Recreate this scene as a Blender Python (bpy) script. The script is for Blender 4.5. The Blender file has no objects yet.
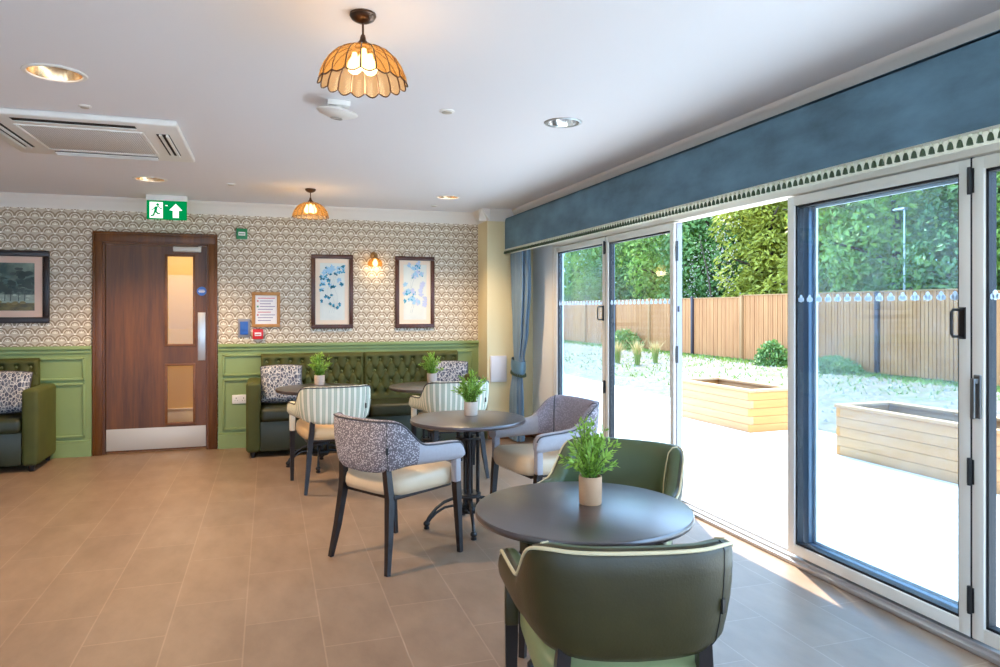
import bpy, bmesh, math, random
from mathutils import Vector, Matrix

R = random.Random(7)
PI = math.pi
scene = bpy.context.scene
C = scene.collection

# ------------------------------------------------------------------ camera, sky, sun, exposure
cam_d = bpy.data.cameras.new('camera')
cam_d.sensor_width = 36.0
cam_d.lens = 36.0 * 710.0 / 1000.0
cam_d.shift_y = -0.0245
cam_d.clip_end = 200
cam = bpy.data.objects.new('camera', cam_d)
cam.location = (0, 0, 1.38)
cam.rotation_euler = (PI / 2, 0, math.radians(-18.0))
C.objects.link(cam)
scene.camera = cam

world = bpy.data.worlds.new('sky')
scene.world = world
world.use_nodes = True
bg = world.node_tree.nodes['Background']
bg.inputs[0].default_value = (0.40, 0.65, 1.0, 1)
bg.inputs[1].default_value = 3.8

sun_d = bpy.data.lights.new('sun', 'SUN')
sun_d.energy = 6.2
sun_d.angle = math.radians(0.6)
sun_d.color = (1.0, 0.93, 0.80)
sun = bpy.data.objects.new('sun', sun_d)
_el = math.radians(64)
_to_sun = Vector((0.31 * math.cos(_el), 0.951 * math.cos(_el), math.sin(_el)))
sun.rotation_euler = _to_sun.to_track_quat('Z', 'Y').to_euler()
sun.location = (20, 40, 40)
C.objects.link(sun)

vs = scene.view_settings
vs.view_transform = 'Standard'
vs.look = 'None'
vs.exposure = 1.08
vs.gamma = 1.0
vs.use_curve_mapping = False
scene.cycles.use_denoising = True
scene.cycles.max_bounces = 12
scene.cycles.diffuse_bounces = 6
scene.cycles.glossy_bounces = 4
scene.cycles.transparent_max_bounces = 24
scene.cycles.sample_clamp_indirect = 6.0

DOWNLIGHT_W = 100.0
PENDANT_W = 2.4

# ------------------------------------------------------------------ materials
def lin(c):
    out = []
    for v in c:
        v = v / 255.0
        out.append(v / 12.92 if v <= 0.04045 else ((v + 0.055) / 1.055) ** 2.4)
    return (out[0], out[1], out[2], 1.0)

class NT:
    def __init__(self, m):
        self.t = m.node_tree
        self.n = self.t.nodes
    def new(self, ty, **kw):
        nd = self.n.new(ty)
        for k, v in kw.items():
            setattr(nd, k, v)
        return nd
    def link(self, a, b):
        self.t.links.new(a, b)
    def put(self, sock, v):
        if hasattr(v, 'is_linked') or hasattr(v, 'links'):
            self.link(v, sock)
        else:
            sock.default_value = v
    def math(self, op, a, b=0.0, c=0.0):
        nd = self.new('ShaderNodeMath', operation=op)
        self.put(nd.inputs[0], a); self.put(nd.inputs[1], b); self.put(nd.inputs[2], c)
        return nd.outputs[0]
    def mix(self, f, a, b):
        nd = self.new('ShaderNodeMix', data_type='RGBA')
        self.put(nd.inputs[0], f)
        self.put(nd.inputs[6], a); self.put(nd.inputs[7], b)
        return nd.outputs[2]
    def coord(self, kind='Object'):
        return self.new('ShaderNodeTexCoord').outputs[kind]
    def sep(self, v):
        nd = self.new('ShaderNodeSeparateXYZ'); self.link(v, nd.inputs[0]); return nd.outputs
    def comb(self, x, y, z):
        nd = self.new('ShaderNodeCombineXYZ')
        for i, q in enumerate((x, y, z)):
            self.put(nd.inputs[i], q)
        return nd.outputs[0]
    def noise(self, v, scale, detail=4, rough=0.55):
        nd = self.new('ShaderNodeTexNoise')
        if v is not None: self.link(v, nd.inputs['Vector'])
        nd.inputs['Scale'].default_value = scale
        nd.inputs['Detail'].default_value = detail
        nd.inputs['Roughness'].default_value = rough
        return nd.outputs[0]
    def mapping(self, v, scale=(1, 1, 1), rot=(0, 0, 0), loc=(0, 0, 0)):
        nd = self.new('ShaderNodeMapping')
        self.link(v, nd.inputs[0])
        nd.inputs['Scale'].default_value = scale
        nd.inputs['Rotation'].default_value = rot
        nd.inputs['Location'].default_value = loc
        return nd.outputs[0]
    def ramp(self, f, a, b):
        nd = self.new('ShaderNodeMapRange')
        self.put(nd.inputs[0], f)
        nd.inputs[1].default_value = a; nd.inputs[2].default_value = b
        nd.clamp = True
        return nd.outputs[0]

def shade(c, k):
    return (min(1, c[0] * k), min(1, c[1] * k), min(1, c[2] * k), 1)

MATS = {}
def mat(name, col, rough=0.6, metal=0.0, vary=0.0, vscale=6.0, bump=0.0, bscale=80.0, sheen=0.0, spec=0.5, coat=0.0, stretch=(1, 1, 1)):
    m = bpy.data.materials.new(name); m.use_nodes = True
    g = NT(m); p = g.n['Principled BSDF']
    c = lin(col)
    p.inputs['Base Color'].default_value = c
    p.inputs['Roughness'].default_value = rough
    p.inputs['Metallic'].default_value = metal
    p.inputs['Specular IOR Level'].default_value = spec
    if coat: p.inputs['Coat Weight'].default_value = coat
    if sheen:
        p.inputs['Sheen Weight'].default_value = sheen
        p.inputs['Sheen Roughness'].default_value = 0.4
        p.inputs['Sheen Tint'].default_value = shade(c, 2.0)
    co = None
    if vary or bump:
        co = g.mapping(g.coord(), stretch)
    if vary:
        f = g.noise(co, vscale, 5)
        f = g.ramp(f, 0.3, 0.7)
        g.link(g.mix(f, shade(c, 1 - vary), shade(c, 1 + vary)), p.inputs['Base Color'])
    if bump:
        b = g.new('ShaderNodeBump')
        b.inputs['Strength'].default_value = bump
        b.inputs['Distance'].default_value = 0.004
        g.link(g.noise(co, bscale, 3), b.inputs['Height'])
        g.link(b.outputs[0], p.inputs['Normal'])
    MATS[name] = m
    return m

def emit(name, col, strength):
    m = bpy.data.materials.new(name); m.use_nodes = True
    g = NT(m); g.n.remove(g.n['Principled BSDF'])
    e = g.new('ShaderNodeEmission')
    e.inputs[0].default_value = lin(col); e.inputs[1].default_value = strength
    g.link(e.outputs[0], g.n['Material Output'].inputs[0])
    return m

def wood(name, c1, c2, scale=10.0, axis='Z', rough=0.45, spec=0.5, contrast=(0.3, 0.75)):
    m = bpy.data.materials.new(name); m.use_nodes = True
    g = NT(m); p = g.n['Principled BSDF']
    st = {'Z': (1, 1, 0.07), 'Y': (1, 0.07, 1), 'X': (0.07, 1, 1)}[axis]
    co = g.mapping(g.coord(), st)
    f1 = g.noise(co, scale, 6, 0.6)
    f2 = g.noise(co, scale * 6, 3, 0.6)
    f = g.math('ADD', g.math('MULTIPLY', f1, 0.7), g.math('MULTIPLY', f2, 0.3))
    g.link(g.mix(g.ramp(f, *contrast), lin(c1), lin(c2)), p.inputs['Base Color'])
    p.inputs['Roughness'].default_value = rough
    p.inputs['Specular IOR Level'].default_value = spec
    return m

def glass(name, tint=(1, 1, 1), refl=1.0, dust=0.0, ior=1.5):
    m = bpy.data.materials.new(name); m.use_nodes = True
    g = NT(m); g.n.remove(g.n['Principled BSDF'])
    tr = g.new('ShaderNodeBsdfTransparent'); tr.inputs[0].default_value = (*tint, 1)
    gl = g.new('ShaderNodeBsdfGlossy'); gl.inputs['Roughness'].default_value = 0.01
    geo = g.new('ShaderNodeNewGeometry')
    dt = g.new('ShaderNodeVectorMath', operation='DOT_PRODUCT')
    g.link(geo.outputs['Normal'], dt.inputs[0]); g.link(geo.outputs['Incoming'], dt.inputs[1])
    cs = g.math('SUBTRACT', 1.0, g.math('ABSOLUTE', dt.outputs['Value']))
    fr = g.math('ADD', 0.04, g.math('MULTIPLY', g.math('POWER', cs, 5.0), 0.96))
    mx = g.new('ShaderNodeMixShader')
    g.link(g.math('MULTIPLY', fr, refl), mx.inputs[0])
    g.link(tr.outputs[0], mx.inputs[1]); g.link(gl.outputs[0], mx.inputs[2])
    out = mx.outputs[0]
    if dust:
        df = g.new('ShaderNodeBsdfDiffuse'); df.inputs[0].default_value = (0.75, 0.8, 0.85, 1)
        tl = g.new('ShaderNodeBsdfTranslucent'); tl.inputs[0].default_value = (0.75, 0.8, 0.85, 1)
        m1 = g.new('ShaderNodeMixShader'); m1.inputs[0].default_value = 0.5
        g.link(df.outputs[0], m1.inputs[1]); g.link(tl.outputs[0], m1.inputs[2])
        m2 = g.new('ShaderNodeMixShader')
        sp = g.ramp(g.noise(g.coord(), 170, 2), 0.6, 0.75)
        bd = g.ramp(g.noise(g.coord(), 2.5, 3), 0.3, 0.8)
        g.link(g.math('MULTIPLY', g.math('ADD', g.math('MULTIPLY', sp, 0.9), g.math('MULTIPLY', bd, 0.5)), dust), m2.inputs[0])
        g.link(out, m2.inputs[1]); g.link(m1.outputs[0], m2.inputs[2])
        out = m2.outputs[0]
    g.link(out, g.n['Material Output'].inputs[0])
    return m

def leafmat(name, c1, c2, trans=0.35, vs_=0.6):
    m = bpy.data.materials.new(name); m.use_nodes = True
    g = NT(m); g.n.remove(g.n['Principled BSDF'])
    f = g.noise(g.coord(), vs_, 3)
    geo = g.new('ShaderNodeNewGeometry')
    k = g.math('ADD', g.math('MULTIPLY', g.ramp(f, 0.3, 0.7), 0.6), g.math('MULTIPLY', geo.outputs['Random Per Island'], 0.4))
    col = g.mix(k, lin(c1), lin(c2))
    df = g.new('ShaderNodeBsdfPrincipled'); g.link(col, df.inputs['Base Color']); df.inputs['Roughness'].default_value = 0.45
    tl = g.new('ShaderNodeBsdfTranslucent'); g.link(col, tl.inputs[0])
    mx = g.new('ShaderNodeMixShader'); mx.inputs[0].default_value = trans
    g.link(df.outputs[0], mx.inputs[1]); g.link(tl.outputs[0], mx.inputs[2])
    g.link(mx.outputs[0], g.n['Material Output'].inputs[0])
    return m

M = {}
M['ceiling'] = mat('ceiling_paint', (232, 231, 235), 0.9)
M['white'] = mat('white_plastic', (232, 230, 226), 0.4)
M['cornice'] = mat('cornice_paint', (232, 226, 218), 0.7)
M['cream'] = mat('cream_wall_paint', (228, 212, 168), 0.8)
M['reveal'] = mat('white_wall_paint', (248, 246, 240), 0.85)
M['plain'] = mat('plain_wall_paint', (226, 218, 204), 0.85)
M['green'] = mat('sage_panel_paint', (134, 152, 94), 0.5, vary=0.03)
M['walnut'] = wood('walnut_veneer', (58, 27, 1), (128, 74, 14), 9, 'Z', 0.4)
M['walnut_x'] = wood('walnut_veneer_cross', (92, 52, 20), (136, 84, 40), 9, 'X', 0.4)
M['frame_dark'] = wood('dark_frame_wood', (54, 22, 8), (90, 44, 20), 14, 'Z', 0.35)
M['frame_black'] = mat('black_brown_frame', (38, 24, 20), 0.35)
M['oak'] = wood('oak_frame', (168, 116, 58), (196, 142, 80), 14, 'Z', 0.5)
M['steel'] = mat('brushed_steel', (190, 188, 186), 0.35, 0.85)
M['plate'] = mat('satin_plate', (196, 188, 176), 0.45, 0.25)
M['chrome'] = mat('chrome', (225, 222, 218), 0.18, 1.0)
M['amber_glow_reflector'] = mat('reflector_glow_tint', (240, 206, 164), 0.25, 1.0)  # amber glow of the lit lamps put into the reflector colour
M['bronze'] = mat('dark_bronze', (92, 72, 60), 0.3, 0.9)
M['brass'] = mat('aged_brass', (170, 130, 80), 0.3, 0.9)
M['black'] = mat('black_metal', (22, 21, 22), 0.4)
M['dark'] = mat('dark_recess', (30, 28, 27), 0.8)
M['legwood'] = mat('ebonised_leg', (30, 24, 23), 0.35)
M['tabletop'] = wood('dark_table_veneer', (54, 44, 46), (70, 58, 60), 16, 'Y', 0.3, 0.9)
_p = M['tabletop'].node_tree.nodes['Principled BSDF']; _p.inputs['Coat Weight'].default_value = 0.45; _p.inputs['Coat IOR'].default_value = 1.7; _p.inputs['Coat Roughness'].default_value = 0.28
M['velvet'] = mat('olive_velvet', (70, 72, 22), 0.75, vary=0.18, vscale=5, sheen=0.5)
M['velvet_seat'] = mat('dark_green_seat', (42, 46, 22), 0.45, vary=0.12, vscale=4)
M['button'] = mat('olive_button', (96, 100, 46), 0.35)
M['pelmet'] = mat('blue_velvet', (92, 124, 142), 0.8, vary=0.34, vscale=4, sheen=0.4, stretch=(1, 0.7, 1.6))
M['curtain'] = mat('blue_curtain', (120, 144, 164), 0.75, vary=0.07, vscale=6, sheen=0.3)
M['fringe'] = leafmat('cream_braid', (240, 238, 226), (244, 242, 232), 0.6)
M['tassel'] = mat('green_tassel', (62, 78, 56), 0.8)
M['tassel_head'] = mat('pale_tassel_head', (214, 214, 190), 0.8)
M['upvc'] = mat('pale_door_coating', (244, 238, 226), 0.4)
M['anthracite'] = mat('anthracite_coating', (84, 104, 122), 0.35, 0.2)
M['alu'] = mat('aluminium', (196, 192, 190), 0.35, 0.6)
M['gasket'] = mat('black_gasket', (26, 26, 30), 0.6)
M['bead'] = mat('white_glazing_bead', (236, 236, 236), 0.4)
M['glass'] = glass('window_glass', (0.93, 0.96, 0.97), 0.85)
M['glass_dusty'] = glass('dusty_window_glass', (0.84, 0.92, 0.97), 0.9, 0.16)
M['vision'] = glass('vision_glass', (0.95, 0.95, 0.93), 0.5)
M['frost'] = leafmat('frosted_film', (236, 240, 244), (240, 244, 248), 0.7)
M['green_leather'] = mat('green_leather', (54, 48, 22), 0.38, vary=0.13, vscale=14, bump=0.12, bscale=160)
M['green_leather_in'] = mat('green_leather_inner', (80, 92, 60), 0.38, vary=0.06, vscale=10, bump=0.1, bscale=160)
M['green_seat'] = mat('green_leather_seat', (132, 142, 98), 0.4, vary=0.06, vscale=8)
M['cream_pipe'] = mat('cream_piping', (216, 200, 160), 0.5)
M['grey_pipe'] = mat('charcoal_piping', (74, 70, 74), 0.6)
M['grey_arm'] = mat('pale_grey_upholstery', (166, 160, 162), 0.6, vary=0.04, vscale=60)
M['cream_seat'] = mat('cream_leather_seat', (212, 186, 152), 0.4, vary=0.05, vscale=9)
M['cream_arm'] = mat('cream_upholstery', (226, 214, 184), 0.5)
M['tan_seat'] = mat('tan_leather_seat', (206, 172, 128), 0.4, vary=0.04)
M['terracotta'] = mat('tan_pot', (198, 154, 116), 0.6, vary=0.05, vscale=20)
M['pot_pale'] = mat('pale_pot', (208, 186, 166), 0.6, vary=0.04, vscale=20)
M['soil'] = mat('potting_soil', (58, 44, 34), 0.95, vary=0.3, vscale=60)
M['stem'] = mat('plant_stem', (96, 110, 50), 0.6)
M['leaf'] = leafmat('pot_plant_leaf', (112, 158, 48), (182, 214, 96), 0.3, 12)
M['paper'] = mat('white_paper', (238, 234, 232), 0.7)
M['mount'] = mat('cream_mount', (236, 216, 194), 0.8)
M['print'] = mat('pale_print_paper', (220, 224, 218), 0.8, vary=0.04, vscale=9)
M['petal'] = mat('blue_petal', (70, 158, 190), 0.8)
M['petal_pale'] = mat('pale_blue_petal', (158, 200, 226), 0.8)
M['petal_lilac'] = mat('lilac_petal', (186, 196, 226), 0.8)
M['petal_deep'] = mat('deep_teal_petal', (28, 104, 128), 0.8)
M['exit_green'] = mat('exit_green', (0, 132, 72), 0.4)
M['exit_white'] = emit('exit_white', (236, 255, 240), 0.9)
M['exit_lit'] = emit('exit_lit_green', (0, 140, 76), 0.55)
M['red'] = mat('red_plastic', (204, 30, 34), 0.4)
M['callgreen'] = mat('green_plastic', (24, 128, 74), 0.4)
M['blue'] = mat('blue_plastic', (44, 96, 176), 0.4)
M['textgrey'] = mat('printed_grey_text', (150, 140, 170), 0.8)
M['textred'] = mat('printed_red_text', (206, 110, 120), 0.8)
M['bulb'] = emit('lit_bulb', (255, 224, 176), 4.0)
M['lamp_on'] = emit('lit_downlight_lamp', (255, 196, 120), 5.0)
M['lamp_off'] = mat('unlit_lamp', (214, 208, 200), 0.4)
M['grille'] = None
M['skirt_wood'] = wood('oak_baseboard', (120, 72, 40), (150, 94, 56), 8, 'X', 0.5)
M['fence'] = wood('fence_larch', (156, 96, 52), (198, 140, 86), 3, 'Z', 0.8)
M['fence_post'] = wood('fence_timber_post', (150, 108, 66), (184, 138, 90), 3, 'Z', 0.8)
M['post_dark'] = mat('dark_steel_post', (52, 40, 44), 0.6)
M['softwood'] = wood('new_softwood', (170, 122, 80), (198, 156, 114), 5, 'Y', 0.75)
M['softwood_x'] = wood('new_softwood_cross', (180, 116, 56), (208, 150, 84), 5, 'X', 0.75)
M['patio'] = mat('pale_patio_paving', (226, 222, 214), 0.85, vary=0.03, vscale=2)
M['bark'] = mat('bark', (70, 54, 42), 0.9, vary=0.3, vscale=9)
M['render'] = mat('exterior_render', (214, 204, 190), 0.9)

def m_wallpaper():
    m = bpy.data.materials.new('scallop_wallpaper'); m.use_nodes = True
    g = NT(m); p = g.n['Principled BSDF']
    s = g.sep(g.coord())
    PX, PZ = 0.108, 0.072
    v = g.math('DIVIDE', s[2], PZ)
    row = g.math('FLOOR', v)
    off = g.math('MULTIPLY', g.math('FLOORED_MODULO', row, 2.0), 0.5)
    u = g.math('ADD', g.math('DIVIDE', s[0], PX), off)
    fu = g.math('MULTIPLY', g.math('SUBTRACT', g.math('FRACT', u), 0.5), PX / PZ)
    fv = g.math('FRACT', v)
    d = g.math('SQRT', g.math('ADD', g.math('MULTIPLY', fu, fu), g.math('MULTIPLY', fv, fv)))
    def ring(r, w):
        return g.math('LESS_THAN', g.math('ABSOLUTE', g.math('SUBTRACT', d, r)), w)
    lines = g.math('MAXIMUM', ring(0.73, 0.10), ring(0.42, 0.07))
    base = g.mix(g.math('GREATER_THAN', d, 0.84), lin((228, 216, 198)), lin((202, 188, 166)))
    spoke = g.math('LESS_THAN', g.math('ABSOLUTE', g.math('SUBTRACT', g.math('ABSOLUTE', fu), g.math('MULTIPLY', fv, 0.55))), 0.05)
    spoke = g.math('MULTIPLY', spoke, g.math('LESS_THAN', d, 0.7))
    col = g.mix(g.math('MAXIMUM', lines, g.math('MULTIPLY', spoke, 0.6)), base, lin((154, 134, 110)))
    dot = g.math('LESS_THAN', d, 0.17)
    dot2 = g.math('LESS_THAN', g.math('SQRT', g.math('ADD', g.math('MULTIPLY', fu, fu), g.math('POWER', g.math('SUBTRACT', fv, 0.9), 2.0))), 0.14)
    col = g.mix(g.math('MAXIMUM', dot, dot2), col, lin((246, 240, 226)))
    g.link(col, p.inputs['Base Color'])
    p.inputs['Roughness'].default_value = 0.8
    return m
M['wallpaper'] = m_wallpaper()

def m_floor():
    m = bpy.data.materials.new('stone_plank_floor'); m.use_nodes = True
    g = NT(m); p = g.n['Principled BSDF']
    co = g.coord(); s = g.sep(co)
    v = g.comb(g.math('ADD', s[1], 0.12), g.math('ADD', s[0], FLOOR_OFF), 0.0)
    b = g.new('ShaderNodeTexBrick')
    g.link(v, b.inputs['Vector'])
    b.inputs['Scale'].default_value = 1.0
    b.inputs['Brick Width'].default_value = 0.62
    b.inputs['Row Height'].default_value = 0.315
    b.inputs['Mortar Size'].default_value = 0.0035
    b.inputs['Mortar Smooth'].default_value = 0.3
    b.inputs['Bias'].default_value = 0.0
    b.inputs['Color1'].default_value = lin((142, 117, 96))
    b.inputs['Color2'].default_value = lin((150, 124, 102))
    b.inputs['Mortar'].default_value = lin((164, 138, 116))
    n1 = g.ramp(g.noise(g.mapping(co, (1.0, 0.45, 1), (0, 0, 0.5)), 7, 8, 0.62), 0.32, 0.68)
    col = g.mix(n1, shade((0.76, 0.735, 0.71), 1), shade((1.0, 1.0, 1.0), 1))
    mul = g.new('ShaderNodeMix', data_type='RGBA', blend_type='MULTIPLY')
    mul.inputs[0].default_value = 1.0
    g.link(b.outputs[0], mul.inputs[6]); g.link(col, mul.inputs[7])
    g.link(mul.outputs[2], p.inputs['Base Color'])
    p.inputs['Roughness'].default_value = 0.42
    bp = g.new('ShaderNodeBump'); bp.inputs['Strength'].default_value = 0.25; bp.inputs['Distance'].default_value = 0.002
    g.link(g.math('SUBTRACT', g.math('MULTIPLY', n1, 0.3), b.outputs[1]), bp.inputs['Height'])
    g.link(bp.outputs[0], p.inputs['Normal'])
    return m
FLOOR_OFF = 0.10
M['floor'] = m_floor()

def m_uv_stripes():
    m = bpy.data.materials.new('sage_stripe_fabric'); m.use_nodes = True
    g = NT(m); p = g.n['Principled BSDF']
    s = g.sep(g.coord('UV'))
    t = g.math('FRACT', g.math('DIVIDE', s[0], 0.041))
    a = g.math('LESS_THAN', g.math('ABSOLUTE', g.math('SUBTRACT', t, 0.5)), 0.25)
    l2 = g.math('LESS_THAN', g.math('ABSOLUTE', g.math('SUBTRACT', g.math('ABSOLUTE', g.math('SUBTRACT', t, 0.5)), 0.24)), 0.035)
    col = g.mix(a, lin((234, 228, 208)), lin((186, 190, 166)))
    col = g.mix(g.math('MULTIPLY', l2, 0.7), col, lin((120, 132, 108)))
    g.link(col, p.inputs['Base Color']); p.inputs['Roughness'].default_value = 0.75
    return m
M['stripe'] = m_uv_stripes()

def m_tweed():
    m = bpy.data.materials.new('grey_speckled_fabric'); m.use_nodes = True
    g = NT(m); p = g.n['Principled BSDF']
    vo = g.new('ShaderNodeTexVoronoi'); vo.inputs['Scale'].default_value = 110
    g.link(g.coord(), vo.inputs['Vector'])
    f = g.ramp(vo.outputs['Distance'], 0.28, 0.5)
    g.link(g.mix(f, lin((202, 192, 192)), lin((112, 104, 108))), p.inputs['Base Color'])
    p.inputs['Roughness'].default_value = 0.8
    return m
M['tweed'] = m_tweed()

def m_tweed_soft():
    m = bpy.data.materials.new('mauve_grey_fabric'); m.use_nodes = True
    g = NT(m); p = g.n['Principled BSDF']
    vo = g.new('ShaderNodeTexVoronoi'); vo.inputs['Scale'].default_value = 110
    g.link(g.coord(), vo.inputs['Vector'])
    f = g.ramp(vo.outputs['Distance'], 0.28, 0.5)
    g.link(g.mix(f, lin((178, 168, 174)), lin((146, 136, 144))), p.inputs['Base Color'])
    p.inputs['Roughness'].default_value = 0.8
    return m
M['tweed_soft'] = m_tweed_soft()

def m_cushion():
    m = bpy.data.materials.new('leaf_pattern_fabric'); m.use_nodes = True
    g = NT(m); p = g.n['Principled BSDF']
    co = g.coord()
    vo = g.new('ShaderNodeTexVoronoi'); vo.feature = 'DISTANCE_TO_EDGE'; vo.inputs['Scale'].default_value = 40
    g.link(g.mapping(co, (1, 1, 0.6), (0, 0.6, 0)), vo.inputs['Vector'])
    f = g.ramp(vo.outputs['Distance'], 0.03, 0.10)
    n = g.ramp(g.noise(co, 40, 2), 0.42, 0.6)
    col = g.mix(f, lin((206, 202, 196)), g.mix(n, lin((60, 64, 82)), lin((120, 122, 132))))
    g.link(col, p.inputs['Base Color']); p.inputs['Roughness'].default_value = 0.8
    return m
M['cushion'] = m_cushion()

def m_grille():
    m = bpy.data.materials.new('perforated_grille'); m.use_nodes = True
    g = NT(m); p = g.n['Principled BSDF']
    s = g.sep(g.coord())
    def tri(q):
        return g.math('ABSOLUTE', g.math('SUBTRACT', g.math('FRACT', g.math('DIVIDE', q, 0.012)), 0.5))
    h = g.math('LESS_THAN', g.math('MAXIMUM', tri(s[0]), tri(s[1])), 0.3)
    g.link(g.mix(h, lin((226, 224, 222)), lin((164, 162, 162))), p.inputs['Base Color'])
    p.inputs['Roughness'].default_value = 0.5
    return m
M['grille'] = m_grille()

def m_painting():
    m = bpy.data.materials.new('misty_landscape_print'); m.use_nodes = True
    g = NT(m); p = g.n['Principled BSDF']
    co = g.coord(); s = g.sep(co)
    z = g.ramp(s[2], 1.34, 1.83)
    sky = g.mix(g.ramp(g.noise(co, 5, 4), 0.3, 0.7), lin((128, 144, 126)), lin((48, 70, 62)))
    ground = g.mix(g.ramp(g.noise(g.mapping(co, (1, 1, 3)), 9, 4), 0.35, 0.65), lin((120, 104, 44)), lin((30, 30, 18)))
    col = g.mix(g.math('LESS_THAN', z, 0.2), sky, ground)
    tree = g.math('MULTIPLY', g.ramp(g.noise(g.mapping(co, (1, 1, 1.2)), 13, 5), 0.42, 0.56), g.math('LESS_THAN', g.math('ABSOLUTE', g.math('SUBTRACT', z, 0.46)), 0.22))
    col = g.mix(g.math('MULTIPLY', tree, 0.8), col, lin((22, 40, 36)))
    far = g.math('MULTIPLY', g.math('LESS_THAN', g.math('ABSOLUTE', g.math('SUBTRACT', z, 0.27)), 0.08), 0.5)
    col = g.mix(far, col, lin((176, 186, 168)))
    g.link(col, p.inputs['Base Color']); p.inputs['Roughness'].default_value = 0.25
    return m
M['painting'] = m_painting()

def m_garden():
    m = bpy.data.materials.new('bare_garden_soil'); m.use_nodes = True
    g = NT(m); p = g.n['Principled BSDF']
    co = g.coord()
    n1 = g.ramp(g.noise(co, 0.9, 6, 0.65), 0.50, 0.70)
    n2 = g.ramp(g.noise(co, 9, 5, 0.7), 0.35, 0.65)
    soil = g.mix(n2, lin((84, 74, 62)), lin((136, 124, 108)))
    grass = g.mix(n2, lin((62, 80, 34)), lin((98, 114, 56)))
    g.link(g.mix(n1, soil, grass), p.inputs['Base Color']); p.inputs['Roughness'].default_value = 0.95
    return m
M['garden'] = m_garden()

def m_amber():
    m = bpy.data.materials.new('amber_glass_panel'); m.use_nodes = True
    g = NT(m); g.n.remove(g.n['Principled BSDF'])
    c = lin((178, 126, 66))
    tr = g.new('ShaderNodeBsdfTransparent'); tr.inputs[0].default_value = lin((248, 224, 176))
    tl = g.new('ShaderNodeBsdfTranslucent'); tl.inputs[0].default_value = c
    df = g.new('ShaderNodeBsdfPrincipled'); df.inputs['Base Color'].default_value = c; df.inputs['Roughness'].default_value = 0.15
    a = g.new('ShaderNodeMixShader'); a.inputs[0].default_value = 0.45
    g.link(tl.outputs[0], a.inputs[1]); g.link(df.outputs[0], a.inputs[2])
    b = g.new('ShaderNodeMixShader'); b.inputs[0].default_value = 0.66
    g.link(a.outputs[0], b.inputs[1]); g.link(tr.outputs[0], b.inputs[2])
    g.link(b.outputs[0], g.n['Material Output'].inputs[0])
    return m
M['amber'] = m_amber()

# ------------------------------------------------------------------ mesh helpers
def box(bm, x0, x1, y0, y1, z0, z1, mi=0, bevel=0.0, seg=2, mtx=None):
    r = bmesh.ops.create_cube(bm, size=1.0)
    vsn = r['verts']
    for v in vsn:
        v.co = Vector(((x0 + x1) / 2 + v.co.x * (x1 - x0), (y0 + y1) / 2 + v.co.y * (y1 - y0), (z0 + z1) / 2 + v.co.z * (z1 - z0)))
    fs = list({f for v in vsn for f in v.link_faces})
    if bevel:
        es = list({e for v in vsn for e in v.link_edges})
        rb = bmesh.ops.bevel(bm, geom=es, offset=bevel, segments=seg, profile=0.5, affect='EDGES', clamp_overlap=True)
        fs = list({f for f in rb['faces']} | {f for f in fs if f.is_valid})
        vsn = list({v for f in fs for v in f.verts})
        fs = list({f for v in vsn for f in v.link_faces})
    for f in fs: f.material_index = mi
    if mtx is not None:
        for v in {v for f in fs for v in f.verts}: v.co = mtx @ v.co
    return fs

def tube(bm, pts, r, n=8, mi=0, caps=True, closed=False, flat=None):
    pts = [Vector(p) for p in pts]
    k = len(pts)
    rr = r if isinstance(r, (list, tuple)) else [r] * k
    rings = []
    prev = None
    for i, p in enumerate(pts):
        a = pts[(i - 1) % k] if (i > 0 or closed) else p
        b = pts[(i + 1) % k] if (i < k - 1 or closed) else p
        t = (b - a)
        t = t.normalized() if t.length > 1e-9 else Vector((0, 0, 1))
        if prev is None:
            up = Vector((0, 0, 1)) if abs(t.z) < 0.9 else Vector((0, 1, 0))
            u = (up - t * up.dot(t)).normalized()
        else:
            u = prev - t * prev.dot(t)
            u = u.normalized() if u.length > 1e-6 else t.orthogonal().normalized()
        prev = u
        w = t.cross(u)
        ring = []
        for j in range(n):
            q = 2 * PI * j / n + (PI / n if n == 4 else 0)
            fx, fy = (flat if flat else (1, 1))
            ring.append(bm.verts.new(p + u * (math.cos(q) * rr[i] * fx) + w * (math.sin(q) * rr[i] * fy)))
        rings.append(ring)
    m = k if closed else k - 1
    for i in range(m):
        A, B = rings[i], rings[(i + 1) % k]
        for j in range(n):
            f = bm.faces.new((A[j], A[(j + 1) % n], B[(j + 1) % n], B[j])); f.material_index = mi
    if caps and not closed:
        f = bm.faces.new(list(reversed(rings[0]))); f.material_index = mi
        f = bm.faces.new(rings[-1]); f.material_index = mi

def lathe(bm, prof, n=24, mi=0, c=(0, 0, 0), cap0=True, cap1=True):
    rings = []
    for (r, z) in prof:
        rings.append([bm.verts.new((c[0] + r * math.cos(2 * PI * j / n), c[1] + r * math.sin(2 * PI * j / n), c[2] + z)) for j in range(n)])
    for i in range(len(rings) - 1):
        for j in range(n):
            f = bm.faces.new((rings[i][j], rings[i][(j + 1) % n], rings[i + 1][(j + 1) % n], rings[i + 1][j])); f.material_index = mi
    if cap0:
        f = bm.faces.new(list(reversed(rings[0]))); f.material_index = mi
    if cap1:
        f = bm.faces.new(rings[-1]); f.material_index = mi

def grid(bm, fn, nu, nv, mi=0, wrap_u=False):
    vv = [[bm.verts.new(fn(i / (nu if wrap_u else nu), j / nv)) for j in range(nv + 1)] for i in range(nu if wrap_u else nu + 1)]
    for i in range(nu):
        for j in range(nv):
            a, b = vv[i], vv[(i + 1) % len(vv)]
            f = bm.faces.new((a[j], b[j], b[j + 1], a[j + 1])); f.material_index = mi
    return vv

def poly(bm, pts, mi=0):
    f = bm.faces.new([bm.verts.new(p) for p in pts]); f.material_index = mi
    return f

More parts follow.
